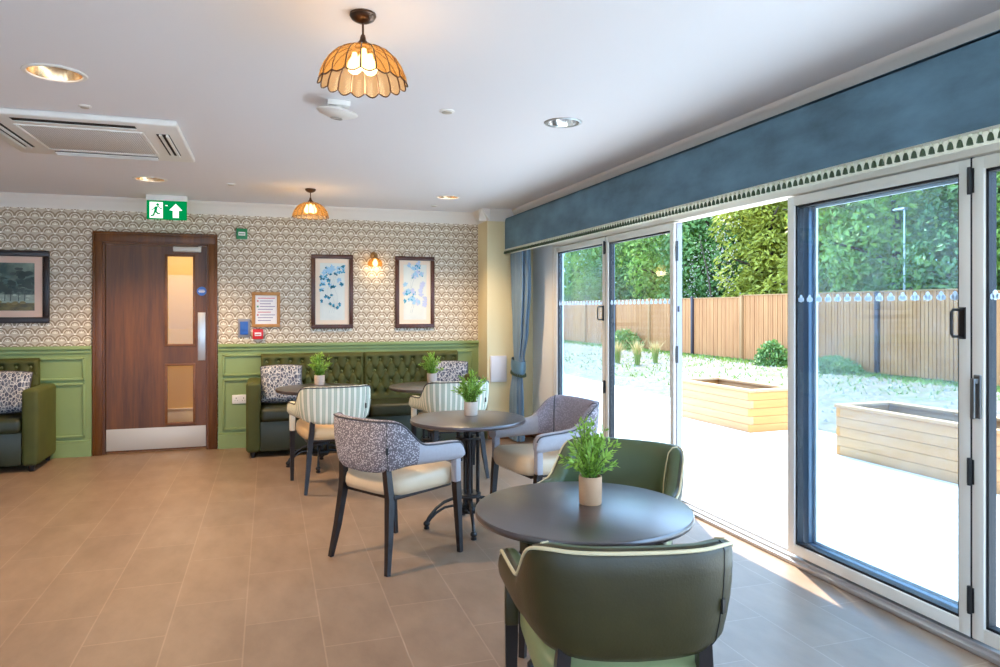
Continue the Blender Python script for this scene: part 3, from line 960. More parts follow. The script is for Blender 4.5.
for (x, y, r, lab) in ((0.896, 3.668, 0.04, 'small white round detector on the ceiling between the pendant and the unlit downlight'), (-0.306, 6.37, 0.035, 'tiny white round detector on the ceiling left of the far pendant'),
                       (1.587, 7.05, 0.035, 'tiny white round detector on the ceiling close to the corner pier'), (-0.907, 4.156, 0.03, 'tiny white round detector on the ceiling beside the air conditioning panel')):
    t = thing('smoke_detector', lab, 'detector', (x, y, H), 0, 'small ceiling detectors')
    bm = B(); lathe(bm, [(r, 0), (r, -0.004), (r * 0.85, -0.007)], 24); obj('base', bm, M['white'], t)
    bm = B(); lathe(bm, [(r * 0.7, -0.007), (r * 0.66, -0.011), (r * 0.4, -0.013), (0.001, -0.0135)], 24); obj('sensor_cap', bm, M['plate'], t)

# exit sign
ex = thing('exit_sign', 'green running man exit sign with white up arrow hanging by the walnut door', 'exit sign', (-0.90, 7.20, H))
bm = B(); box(bm, -0.175, 0.175, -0.02, 0.02, -0.05, 0, 0, 0.004); obj('housing', bm, M['white'], ex)
bm = B(); box(bm, -0.17, 0.17, -0.006, 0.006, -0.225, -0.05, 0, 0.002); bl = obj('sign_panel', bm, M['exit_lit'], ex)
bm = B(); yf = -0.0075
def rectp(x0, x1, z0, z1, mi): slab(bm, [(x0, z0), (x1, z0), (x1, z1), (x0, z1)], yf, yf + 0.002, mi)
rectp(-0.145, -0.035, -0.212, -0.065, 0)
slab(bm, [(0.075, -0.075), (0.13, -0.135), (0.1, -0.14), (0.1, -0.205), (0.05, -0.205), (0.05, -0.14), (0.02, -0.135)], yf, yf + 0.002, 0)
rectp(-0.012, 0.006, -0.098, -0.09, 0)
yf = -0.0095
cx, cz = -0.078, -0.088
slab(bm, [(cx + 0.013 * math.cos(k * PI / 6), cz + 0.013 * math.sin(k * PI / 6)) for k in range(12)], yf, yf + 0.002, 1)
slab(bm, [(-0.1, -0.106), (-0.075, -0.103), (-0.085, -0.15), (-0.108, -0.148)], yf, yf + 0.002, 1)
slab(bm, [(-0.09, -0.145), (-0.07, -0.165), (-0.055, -0.165), (-0.055, -0.175), (-0.078, -0.178), (-0.105, -0.155)], yf, yf + 0.002, 1)
slab(bm, [(-0.108, -0.146), (-0.095, -0.15), (-0.105, -0.19), (-0.135, -0.2), (-0.138, -0.188), (-0.118, -0.18)], yf, yf + 0.002, 1)
slab(bm, [(-0.1, -0.108), (-0.09, -0.114), (-0.118, -0.14), (-0.134, -0.134), (-0.130, -0.126), (-0.118, -0.13)], yf, yf + 0.002, 1)
slab(bm, [(-0.078, -0.106), (-0.056, -0.13), (-0.04, -0.124), (-0.042, -0.116), (-0.055, -0.119), (-0.07, -0.1)], yf, yf + 0.002, 1)
obj('pictogram', bm, [M['exit_white'], M['exit_lit']], bl, 0)

# ------------------------------------------------------------------ wall fittings
def framed(name, label, cat, x0, x1, z0, z1, fw, fm, dep=0.03, group=None):
    t = thing(name, label, cat, ((x0 + x1) / 2, D, (z0 + z1) / 2), 0, group)
    hw, hh = (x1 - x0) / 2, (z1 - z0) / 2
    bm = B()
    for (a, b, c, d) in ((-hw, hw, hh - fw, hh), (-hw, hw, -hh, -hh + fw), (-hw, -hw + fw, -hh + fw * 0.99, hh - fw * 0.99), (hw - fw, hw, -hh + fw * 0.99, hh - fw * 0.99)):
        box(bm, a, b, -dep, 0, c, d, 0, 0.006)
    obj('frame', bm, fm, t)
    return t, hw, hh
t, hw, hh = framed('framed_painting', 'dark framed misty landscape with trees above the left sofa', 'picture', -2.86, -1.931, 1.25, 1.916, 0.055, M['frame_black'])
bm = B(); box(bm, -hw + 0.05, hw - 0.05, -0.016, -0.01, -hh + 0.05, hh - 0.05); obj('mount', bm, mat('pink_mount', (222, 190, 170), 0.7), t, 0)
bm = B(); box(bm, -2.86 + 0.12 + 2.3955, -1.931 - 0.12 + 2.3955, -0.0175, -0.0155, -hh + 0.115, hh - 0.115)
o = obj('canvas', bm, M['painting'], t, 0)
o.data.transform(Matrix.Translation((0, 0, 1.583))); o.location = (0, 0, -1.583)

q = random.Random(21)
bm = B(); ly = 0
for (n, xa, xb, za, zb, sz, mi) in ((26, -0.32, 0.33, 0.02, 0.12, 0.035, 1), (34, -0.32, 0.33, -0.06, 0.05, 0.03, 0), (18, 0.16, 0.33, -0.02, 0.17, 0.035, 0), (16, -0.3, 0.3, -0.12, -0.06, 0.02, 2), (14, -0.3, 0.33, -0.17, -0.13, 0.03, 3)):
    for k in range(n):
        cx, cz = q.uniform(xa, xb), q.uniform(za, zb); a = sz * q.uniform(0.5, 1.1); ly += 1
        poly(bm, [(max(-0.34, min(0.34, cx + a * math.cos(j * PI / 5) * q.uniform(0.8, 1.2))), -0.0177 - 0.000004 * ly, max(-0.21, min(0.21, cz + a * 0.6 * math.sin(j * PI / 5)))) for j in range(10)], mi)
for k in range(11):
    x = -0.28 + 0.055 * k + q.uniform(-0.015, 0.015)
    poly(bm, [(x - 0.004, -0.0184, -0.13), (x + 0.004, -0.0184, -0.13), (x + 0.008, -0.0184, 0.02), (x + 0.005, -0.0184, 0.02)], 0)
poly(bm, [(0.02 + 0.05 * math.cos(j * PI / 8), -0.0185, 0.09 + 0.014 * math.sin(j * PI / 8)) for j in range(16)], 4)
obj('painted_trees', bm, [mat('print_dark_green', (30, 48, 40), 0.4), mat('print_teal', (66, 92, 82), 0.4), mat('print_mist', (168, 178, 158), 0.4), mat('print_ochre', (120, 100, 40), 0.4), mat('print_glow', (226, 214, 176), 0.4)], o, 0, normals=False)
o.children[0].location = (0, 0, 1.583)

def flower_print(x0, x1, label, seed, clusters):
    t, hw, hh = framed('framed_print', label, 'picture', x0, x1, 1.178, 1.942, 0.042, M['frame_dark'], 0.032, 'pair of flower prints')
    bm = B(); box(bm, -hw + 0.04, hw - 0.04, -0.016, -0.008, -hh + 0.04, hh - 0.04); obj('mount', bm, M['mount'], t, 0)
    bm = B(); box(bm, -hw + 0.088, hw - 0.088, -0.018, -0.014, -hh + 0.088, hh - 0.088); pr_ = obj('print_paper', bm, M['print'], t, 0)
    q = random.Random(seed)
    lay = [0]
    def petal(bm, cx, cz, L, wd, ang, mi):
        lay[0] += 1
        yv = -0.0184 - 0.00002 * lay[0]
        pts = []
        for k in range(8):
            a = 2 * PI * k / 8
            px, pz = L * (0.5 + 0.5 * math.cos(a)), wd * math.sin(a)
            pts.append((cx + px * math.cos(ang) - pz * math.sin(ang), yv, cz + px * math.sin(ang) + pz * math.cos(ang)))
        poly(bm, pts, mi)
    for (cx, cz, n, sz, mis) in clusters:
        for k in range(n + 2):
            fx, fz = cx + q.gauss(0, sz * 0.9), cz + q.gauss(0, sz * 0.9)
            fx = max(-hw + 0.105, min(hw - 0.105, fx))
            bm = B()
            for p in range(5):
                petal(bm, fx, fz, sz * q.uniform(0.4, 0.7), sz * 0.2, 2 * PI * p / 5 + q.random(), q.choice(mis))
            obj('painted_flower', bm, [M['petal'], M['petal_pale'], M['petal_lilac'], M['petal_deep']], pr_, 0, normals=False)
    bm = B()
    for s in range(3):
        x = q.uniform(-0.04, 0.04)
        tube(bm, [(x + 0.02 * math.sin(k * 1.3 + s), -0.0186, 0.2 - 0.42 * k / 7) for k in range(8)], 0.0012, 4)
    obj('painted_stems', bm, mat('pale_stem_print', (176, 190, 196), 0.8), pr_, 0)
flower_print(0.408, 0.833, 'dark framed print of vivid turquoise flowers, left of the brass wall lamp', 3,
             [(-0.06, 0.19, 5, 0.045, (0, 1, 3)), (0.06, 0.21, 5, 0.045, (0, 3, 1)), (-0.08, 0.09, 4, 0.045, (0, 3, 1)), (0.0, 0.22, 4, 0.05, (1,)), (0.03, 0.02, 2, 0.04, (0, 3)), (-0.05, -0.07, 2, 0.035, (0, 3)), (0.03, -0.14, 2, 0.035, (0, 3))])
flower_print(1.274, 1.698, 'dark framed print of pale faded blue flowers, right of the brass wall lamp', 5,
             [(0.04, 0.22, 4, 0.05, (2, 0, 1)), (-0.04, 0.21, 4, 0.05, (2, 1)), (-0.07, 0.0, 5, 0.05, (0, 1, 2)), (-0.06, -0.06, 3, 0.04, (0, 1)), (0.08, 0.0, 4, 0.05, (2,)), (0.08, -0.1, 4, 0.05, (2,)), (-0.01, -0.12, 2, 0.04, (1,))])

t, hw, hh = framed('framed_notice', 'small oak framed notice with printed lines above the red call point', 'notice', -0.165, 0.105, 1.197, 1.55, 0.032, M['oak'], 0.025)
bm = B(); box(bm, -hw + 0.03, hw - 0.03, -0.012, -0.006, -hh + 0.03, hh - 0.03); pp = obj('paper', bm, M['paper'], t, 0)
bm = B()
for k in range(9):
    z = 0.115 - k * 0.028
    mi = 1 if k in (0, 5) else 0
    box(bm, -0.08 + (0.02 if k in (1, 2, 3, 6) else 0), 0.085 - 0.02 * (k % 3), -0.0128, -0.012, z - 0.004, z + 0.004, mi)
for (z, mi) in ((0.087, 1), (0.031, 2), (-0.053, 1)): box(bm, -0.088, -0.072, -0.0128, -0.012, z - 0.008, z + 0.008, mi)
obj('printed_lines', bm, [M['textgrey'], M['textred'], M['callgreen']], pp, 0)

t = thing('door_release_panel', 'grey wall panel with blue pad beside the walnut door', 'wall panel', (-0.24, D, 1.19))
bm = B(); box(bm, -0.058, 0.058, -0.014, 0, -0.092, 0.092, 0, 0.004); obj('back_plate', bm, mat('grey_plate', (140, 138, 142), 0.5), t)
bm = B(); box(bm, -0.038, 0.038, -0.024, -0.013, -0.066, 0.066, 0, 0.004); box(bm, -0.018, 0.018, -0.026, -0.023, -0.03, 0.03, 0, 0.002); obj('blue_pad', bm, M['blue'], t)

def callpoint(loc, label, m, s):
    t = thing('call_point', label, 'call point', loc, 0, 'break glass call points')
    bm = B(); box(bm, -s, s, -0.04, 0, -s, s, 0, 0.006); obj('case', bm, m, t)
    bm = B(); box(bm, -s * 0.62, s * 0.62, -0.043, -0.039, -s * 0.35, s * 0.35, 0, 0.002); obj('glass_window', bm, M['white'], t)
    bm = B(); box(bm, -s * 0.5, s * 0.5, -0.044, -0.0425, -s * 0.12, s * 0.05, 0); obj('marking', bm, m, t, 0)
callpoint((-0.108, D, 1.128), 'red break glass call point under the oak framed notice', M['red'], 0.05)
callpoint((-0.26, D, 2.128), 'green break glass call point high on the wall right of the door', M['callgreen'], 0.052)

t = thing('power_socket', 'white double power socket on the green panelling left of the tufted sofa', 'socket', (-0.278, D - 0.012, 0.482))
bm = B(); box(bm, -0.073, 0.073, -0.012, 0, -0.044, 0.044, 0, 0.004); obj('face_plate', bm, M['white'], t)
bm = B()
for s in (-0.035, 0.035):
    box(bm, s - 0.003, s + 0.003, -0.0125, -0.0115, 0.004, 0.018); box(bm, s - 0.014, s - 0.007, -0.0125, -0.0115, -0.014, -0.010); box(bm, s + 0.007, s + 0.014, -0.0125, -0.0115, -0.014, -0.010)
obj('pin_holes', bm, M['dark'], t, 0)
bm = B()
for s in (-0.012, 0.012): box(bm, s - 0.006, s + 0.006, -0.015, -0.0115, 0.02, 0.034, 0, 0.001)
obj('rocker_switches', bm, M['white'], t)

t = thing('wall_lamp', 'brass wall lamp with glowing glass globe between the flower prints', 'wall lamp', (1.05, D, 1.87))
bm = B(); lathe(bm, [(0.04, 0), (0.04, 0.008), (0.03, 0.016), (0.01, 0.02)], 24); o = obj('back_plate', bm, M['brass'], t); o.rotation_euler = (PI / 2, 0, 0); o.location = (0, 0, 0.07)
bm = B(); tube(bm, [(0, -0.015, 0.07), (0, -0.05, 0.09), (0, -0.085, 0.085), (0, -0.1, 0.06), (0, -0.1, 0.045)], 0.006, 8); lathe(bm, [(0.008, 0.06), (0.02, 0.05), (0.034, 0.042), (0.034, 0.036)], 20, 0, (0, -0.1, 0)); obj('arm', bm, M['brass'], t)
bm = B()
def gl(u, v):
    th = 2 * PI * u; ph = 0.35 + v * (PI * 0.55 - 0.1)
    r = 0.072 * (1 + 0.05 * abs(math.sin(6 * th)))
    return Vector((r * math.sin(ph) * math.cos(th), -0.1 + r * math.sin(ph) * math.sin(th), -0.02 + 0.062 * math.cos(ph)))
grid(bm, gl, 72, 12, 0, True); obj('shade', bm, M['amber'], t, 40)
bm = B(); lathe(bm, [(0.01, 0.03), (0.024, 0.0), (0.028, -0.02), (0.018, -0.04), (0.001, -0.045)], 16, 0, (0, -0.1, 0)); obj('bulb', bm, M['bulb'], t)
ld = bpy.data.lights.new('wall_lamp_light', 'POINT'); ld.energy = 0.7; ld.color = (1.0, 0.76, 0.46); ld.shadow_soft_size = 0.04
lo = bpy.data.objects.new('wall_lamp_light', ld); lo.location = (0, -0.1, -0.06); lo.parent = t; C.objects.link(lo)

# ------------------------------------------------------------------ tables
TH = 0.69
def make_table(label, loc, rz):
    t = thing('round_table', label, 'table', loc, rz, 'round dark cafe tables')
    bm = B(); r = 0.365
    lathe(bm, [(r - 0.012, TH - 0.028), (r - 0.003, TH - 0.024), (r, TH - 0.018), (r, TH - 0.008), (r - 0.003, TH - 0.002), (r - 0.010, TH)], 72)
    obj('tabletop', bm, M['tabletop'], t)
    bm = B()
    for k in range(2):
        mt = Matrix.Rotation(PI / 4 + k * PI / 2, 4, 'Z')
        box(bm, -0.24, 0.24, -0.018, 0.018, TH - 0.044, TH - 0.0305, 0, 0.003, 1, mt)
    lathe(bm, [(0.07, TH - 0.055), (0.07, TH - 0.044)], 20)
    obj('top_bracket', bm, M['black'], t)
    bm = B()
    for k in range(4):
        a = PI / 2 * k
        x, y = 0.062 * math.cos(a), 0.062 * math.sin(a)
        tube(bm, [(x, y, 0.13), (x, y, TH - 0.05)], 0.0115, 8)
        x, y = 0.03 * math.cos(a + PI / 4), 0.03 * math.sin(a + PI / 4)
        tube(bm, [(x, y, 0.13), (x, y, TH - 0.05)], 0.007, 6)
    lathe(bm, [(0.078, 0.195), (0.082, 0.2), (0.082, 0.215), (0.078, 0.22)], 24); lathe(bm, [(0.078, 0.56), (0.08, 0.565), (0.078, 0.575)], 24)
    lathe(bm, [(0.03, 0.09), (0.072, 0.10), (0.08, 0.12), (0.07, 0.14)], 24)
    obj('column', bm, M['black'], t)
    for k in range(4):
        a = PI / 2 * k
        ca, sa = math.cos(a), math.sin(a)
        bm = B()
        up = [(0.06, 0.185), (0.10, 0.182), (0.15, 0.165), (0.20, 0.128), (0.245, 0.075), (0.265, 0.035)]
        dn = [(0.06, 0.135), (0.10, 0.138), (0.15, 0.13), (0.20, 0.10), (0.235, 0.065), (0.258, 0.035)]
        for ln, rad in ((up, 0.010), (dn, 0.008)):
            tube(bm, [(ca * p[0], sa * p[0], p[1]) for p in ln], rad, 7)
        L = obj('leg', bm, M['black'], t, 50)
        bm = B()
        lathe(bm, [(0.012, 0.0), (0.018, 0.003), (0.018, 0.014), (0.012, 0.018), (0.02, 0.028), (0.02, 0.04), (0.01, 0.052)], 14, 0, (ca * 0.262, sa * 0.262, 0))
        obj('foot', bm, M['black'], L, 50)
    return t
T1, T2, T3, T4 = (1.04, 2.265), (1.198, 4.342), (0.424, 6.43), (1.386, 6.28)
tb0 = make_table('round dark table in the foreground between the two green chairs', (*T1, 0), 0.35)
TL = [dup(tb0, (*T2, 0), 3.00, 'round dark table in the middle between the two grey chairs')]
tb0.scale = (1.03, 1.03, 1.0)
dup(tb0, (*T3, 0), 3.02, 'round dark table before the sofa, left one, behind the left striped chair')
dup(tb0, (*T4, 0), 3.02, 'round dark table before the sofa, right one, behind the right striped chair')

# ------------------------------------------------------------------ potted plants
def make_plant(name, label, loc, potm, r, h, spread, height, seed, n_stems=46, rz=0.0):
    q = random.Random(seed)
    t = thing(name, label, 'potted plant', loc, rz, 'small potted table plants')
    bm = B(); lathe(bm, [(r * 0.93, 0), (r * 0.97, 0.004), (r, h * 0.5), (r, h - 0.004), (r * 0.98, h), (r * 0.9, h), (r * 0.88, h - 0.012)], 32, 0, (0, 0, 0), True, False); obj('pot', bm, potm, t)
    bm = B(); lathe(bm, [(r * 0.89, h - 0.013), (r * 0.5, h - 0.008), (0.002, h - 0.006)], 20, 0, (0, 0, 0), True, True); obj('soil', bm, M['soil'], t)
    bm = B()
    for s in range(n_stems):
        az = q.uniform(0, 2 * PI); tilt = abs(q.gauss(0, 0.55)); tilt = min(tilt, 1.25)
        L = height * q.uniform(0.55, 1.08) * (1 - 0.22 * tilt)
        rad = q.uniform(0, r * 0.5)
        p = Vector((rad * math.cos(az), rad * math.sin(az), h - 0.008))
        pts = [p.copy()]
        K = 7
        for k in range(1, K + 1):
            f = k / K
            ti = tilt * (0.35 + 0.75 * f)
            dv = Vector((math.sin(ti) * math.cos(az), math.sin(ti) * math.sin(az), math.cos(ti)))
            p = p + dv * (L / K)
            pts.append(p.copy())
        tube(bm, pts, 0.0011, 4, 1)
        for k in range(1, K + 1):
            nl = 3 if k < K else 5
            for j in range(nl):
                a = q.uniform(0, 2 * PI)
                dv = (pts[k] - pts[k - 1]).normalized()
                side = dv.orthogonal().normalized()
                side.rotate(Matrix.Rotation(a, 3, dv))
                d = (side * q.uniform(0.5, 1.0) + dv * q.uniform(0.5, 1.1)).normalized()
                ll = q.uniform(0.020, 0.034) * (spread / 0.1); wd = ll * 0.19
                b0 = pts[k] - (pts[k] - pts[k - 1]) * q.random()
                nrm = d.cross(dv); nrm = nrm.normalized() if nrm.length > 1e-4 else side
                wv = nrm * wd
                up = d.cross(nrm) * (ll * 0.10)
                v0 = bm.verts.new(b0); v1 = bm.verts.new(b0 + d * ll * 0.5 + wv + up); v2 = bm.verts.new(b0 + d * ll); v3 = bm.verts.new(b0 + d * ll * 0.5 - wv + up)
                vm = bm.verts.new(b0 + d * ll * 0.52)
                for tri in ((v0, v1, vm), (v1, v2, vm), (v2, v3, vm), (v3, v0, vm)): bm.faces.new(tri)
    obj('foliage', bm, [M['leaf'], M['stem']], t, 0, normals=False)
    return t
Z0 = TH
make_plant('potted_plant', 'bushy green plant in a tan pot on the foreground table', (1.085, 2.30, Z0), M['terracotta'], 0.041, 0.098, 0.1, 0.195, 11, 52)
make_plant('potted_plant', 'bushy green plant in a pale pot on the middle table', (1.248, 4.452, Z0), M['pot_pale'], 0.045, 0.088, 0.105, 0.20, 12, 46)
make_plant('potted_plant', 'bushy green plant in a pale pot on the left table before the sofa', (0.435, 6.66, Z0), M['pot_pale'], 0.046, 0.088, 0.11, 0.20, 13, 40)
make_plant('potted_plant', 'bushy green plant in a pale pot on the right table before the sofa', (1.45, 6.53, Z0), M['pot_pale'], 0.045, 0.088, 0.11, 0.20, 14, 40)

# ------------------------------------------------------------------ tub armchairs
def catmull(P, n):
    out = []
    for i in range(len(P) - 1):
        p0 = P[max(i - 1, 0)]; p1 = P[i]; p2 = P[i + 1]; p3 = P[min(i + 2, len(P) - 1)]
        for k in range(n):
            t = k / n
            out.append(tuple(0.5 * ((2 * p1[d]) + (-p0[d] + p2[d]) * t + (2 * p0[d] - 5 * p1[d] + 4 * p2[d] - p3[d]) * t * t + (-p0[d] + 3 * p1[d] - 3 * p2[d] + p3[d]) * t ** 3) for d in range(len(p1))))
    out.append(tuple(P[-1]))
    return out
# right half of the outer line from back centre to arm front: x, y, top z, bottom z, lean
HALF = [(0.0, -0.268, 0.800, 0.508, 0.035), (0.08, -0.265, 0.800, 0.510, 0.035), (0.155, -0.254, 0.800, 0.516, 0.033), (0.215, -0.222, 0.798, 0.528, 0.030),
        (0.246, -0.175, 0.776, 0.540, 0.024), (0.262, -0.11, 0.712, 0.545, 0.016), (0.272, -0.05, 0.664, 0.543, 0.010), (0.282, 0.03, 0.652, 0.540, 0.006), (0.292, 0.12, 0.648, 0.538, 0.004), (0.300, 0.205, 0.642, 0.535, 0.002), (0.301, 0.235, 0.625, 0.535, 0.0), (0.299, 0.247, 0.596, 0.538, 0.0)]
def shell_stations():
    h = catmull(HALF, 4)
    full = [(-p[0], *p[1:]) for p in reversed(h[1:])] + h
    return full
def make_chair(label, loc, rz, mo, mi_, ma_o, ma_i, mseat, mpipe, group, tagm=None):
    t = thing('tub_armchair', label, 'chair', loc, rz, group)
    S = shell_stations(); n = len(S)
    arc = [0.0]
    for a, b in zip(S, S[1:]): arc.append(arc[-1] + math.hypot(b[0] - a[0], b[1] - a[1]))
    mid = arc[-1] / 2
    TK = 0.052
    rings = []
    topc = []
    inn = []
    for i, s in enumerate(S):
        a = S[max(i - 1, 0)]; b = S[min(i + 1, n - 1)]
        tx, ty = b[0] - a[0], b[1] - a[1]
        l = math.hypot(tx, ty) or 1
        nx, ny = -(-ty / l), -(tx / l)        # outward
        x, y, zt, zb, le = s
        hgt = zt - zb
        def P(off, z):
            f = (z - zb) / max(hgt, 0.02)
            bulge = 0.010 * math.sin(PI * min(max(f, 0), 1))
            o_ = le * f - (TK * 0.0) + off + (bulge if off > -TK * 0.5 else -bulge * 1.2)
            return Vector((x + nx * o_, y + ny * o_, z))
        rc = min(0.022, hgt * 0.3)
        prof = [P(-TK * 0.5, zb), P(-TK * 0.18, zb + rc * 0.12), P(0, zb + rc)]
        for k in range(1, 5): prof.append(P(0, zb + rc + (hgt - 2 * rc) * k / 5))
        prof += [P(0, zt - rc), P(-TK * 0.14, zt - rc * 0.2), P(-TK * 0.32, zt)]
        po = prof
        pi_ = [P(-TK * 0.32, zt), P(-TK * 0.75, zt - rc * 0.1), P(-TK, zt - rc)]
        for k in range(4, 0, -1): pi_.append(P(-TK, zb + rc + (hgt - 2 * rc) * k / 5))
        pi_ += [P(-TK, zb + rc), P(-TK * 0.8, zb + rc * 0.12), P(-TK * 0.5, zb)]
        rings.append((po, pi_)); topc.append(P(-0.002, zt - rc * 0.35)); inn.append(pi_)
    # split stations into left arm / back / right arm
    JB = 22            # station index from centre where arm begins
    c = n // 2
    ranges = {'left': (0, c - JB), 'back': (c - JB, c + JB), 'right': (c + JB, n - 1)}
    def sheet(lo, hi, mats, name, cap=None):
        bm = B()
        uv = bm.loops.layers.uv.new('UVMap')
        for side, mslot in ((0, 0), (1, 1)):
            vv = [[bm.verts.new(p) for p in rings[i][side]] for i in range(lo, hi + 1)]
            for i in range(len(vv) - 1):
                for j in range(len(vv[0]) - 1):
                    f = bm.faces.new((vv[i][j], vv[i + 1][j], vv[i + 1][j + 1], vv[i][j + 1])); f.material_index = mslot
                    ks = (i, i + 1, i + 1, i)
                    for lp, k in zip(f.loops, ks):
                        lp[uv].uv = (arc[lo + k] - mid, lp.vert.co.z)
        if cap is not None:
            ring = rings[cap][0][:-1] + rings[cap][1][:-1]
            f = bm.faces.new([bm.verts.new(p) for p in ring]); f.material_index = 0
        bmesh.ops.remove_doubles(bm, verts=bm.verts, dist=0.0002)
        if cap is not None:
            s = S[cap]; sx = 1 if s[0] > 0 else -1
            xa = s[0] - sx * 0.028
            box(bm, xa - 0.021, xa + 0.021, 0.195, 0.236, 0.405, 0.56, 0, 0.006)
        return obj(name, bm, mats, t, 50)
    sheet(*ranges['back'], [mo, mi_], 'backrest')
    sheet(*ranges['left'], [ma_o, ma_i], 'armrest', 0)
    sheet(*ranges['right'], [ma_o, ma_i], 'armrest', n - 1)
    bm = B()
    tube(bm, topc[2:-2], 0.0048, 6)
    for sgn in (-1, 1):
        i = c + sgn * (JB - 9)
        tube(bm, [q + Vector((0, 0, 0)) for q in rings[i][1][:9]], 0.0042, 6)
    obj('piping', bm, mpipe, t, 60)
    # side seam and small fabric tag on the right back corner
    bm = B(); i = c + 11
    tube(bm, [p for p in rings[i][0][1:10]], 0.002, 5)
    pmid = rings[i][0][4]; pn = (rings[i][0][4] - Vector((0, 0, rings[i][0][4].z))).normalized()
    mt = Matrix.Translation(pmid + pn * 0.003) @ Matrix.Rotation(math.atan2(pn.y, pn.x), 4, 'Z')
    box(bm, -0.001, 0.004, -0.007, 0.007, -0.018, 0.018, 0, 0, 2, mt)
    obj('fabric_tag', bm, M['black'], t, 0)
    # seat: rounded cushion
    bm = B()
    sx, sy0, sy1 = 0.243, -0.225, 0.285
    def sup(u, v):
        th = 2 * PI * u
        e = 0.38
        cx = math.copysign(abs(math.cos(th)) ** e, math.cos(th)); cy = math.copysign(abs(math.sin(th)) ** e, math.sin(th))
        return cx, cy
    zs = [(0.0, 0.0, 0.388), (0.0, 0.90, 0.388), (0, 0.965, 0.394), (0, 1.0, 0.42), (0, 1.0, 0.455), (0, 0.975, 0.478), (0, 0.92, 0.490), (0, 0.75, 0.498), (0, 0.4, 0.502), (0, 0.0, 0.503)]
    N = 64
    vr = []
    for (_, k, z) in zs:
        ring = []
        for j in range(N):
            cx, cy = sup(j / N, 0)
            taper = 1.0 + 0.05 * cy
            ring.append(bm.verts.new((sx * cx * k * taper, (sy0 + sy1) / 2 + (sy1 - sy0) / 2 * cy * k, z + (0.008 * cy * (1 if z > 0.45 else 0)))))
        vr.append(ring)
    for a, b in zip(vr, vr[1:]):
        for j in range(N): bm.faces.new((a[j], a[(j + 1) % N], b[(j + 1) % N], b[j]))
    bmesh.ops.remove_doubles(bm, verts=bm.verts, dist=0.0001)
    obj('seat', bm, mseat, t, 60)
    bm = B(); box(bm, -0.215, 0.215, -0.2, 0.235, 0.372, 0.396, 0, 0.004); obj('seat_frame', bm, M['legwood'], t)
    # legs
    for sgn in (-1, 1):
        bm = B()
        tube(bm, [(sgn * 0.272, 0.216, 0.412), (sgn * 0.271, 0.22, 0.38), (sgn * 0.270, 0.25, 0.0)], [0.0275, 0.0275, 0.0175], 4)
        obj('leg', bm, M['legwood'], t, 30)
        bm = B()
        tube(bm, [(sgn * 0.178, -0.222, 0.545), (sgn * 0.184, -0.215, 0.45), (sgn * 0.192, -0.212, 0.38), (sgn * 0.212, -0.235, 0.18), (sgn * 0.234, -0.265, 0.0)], [0.024, 0.026, 0.027, 0.023, 0.0165], 4)
        obj('leg', bm, M['legwood'], t, 30)
    return t
def face(f): return math.atan2(-f[0], f[1])
gA = 'grey armchairs at the middle table'; gC = 'green armchairs at the foreground table'; gS = 'striped armchairs before the sofa'
chA = make_chair('grey speckled tub armchair seen from behind, left of the middle table', (0.676, 4.005, 0), face((0.84, 0.54)), M['tweed'], M['tweed_soft'], M['grey_arm'], M['grey_arm'], M['cream_seat'], M['grey_pipe'], gA)
dup(chA, (1.668, 4.195, 0), face((-0.985, -0.17)), 'grey tub armchair with cream seat facing the room, by the glazed doors')
chC = make_chair('dark green leather tub armchair in the foreground, seen from behind', (0.926, 1.81, 0), face((0.24, 0.971)), M['green_leather'], M['green_leather_in'], M['green_leather'], M['green_leather_in'], M['green_seat'], M['cream_pipe'], gC)
dup(chC, (1.323, 2.637, 0), face((-0.707, -0.707)), 'dark green leather tub armchair beyond the foreground table, facing the viewer')
chS = make_chair('sage striped tub armchair, the one nearer the walnut door', (0.465, 5.73, 0), face((-0.09, 0.996)), M['stripe'], M['cream_arm'], M['stripe'], M['cream_arm'], M['tan_seat'], M['grey_pipe'], gS)
dup(chS, (1.455, 5.80, 0), face((-0.03, 1.0)), 'sage striped tub armchair, the one nearer the blue curtain')

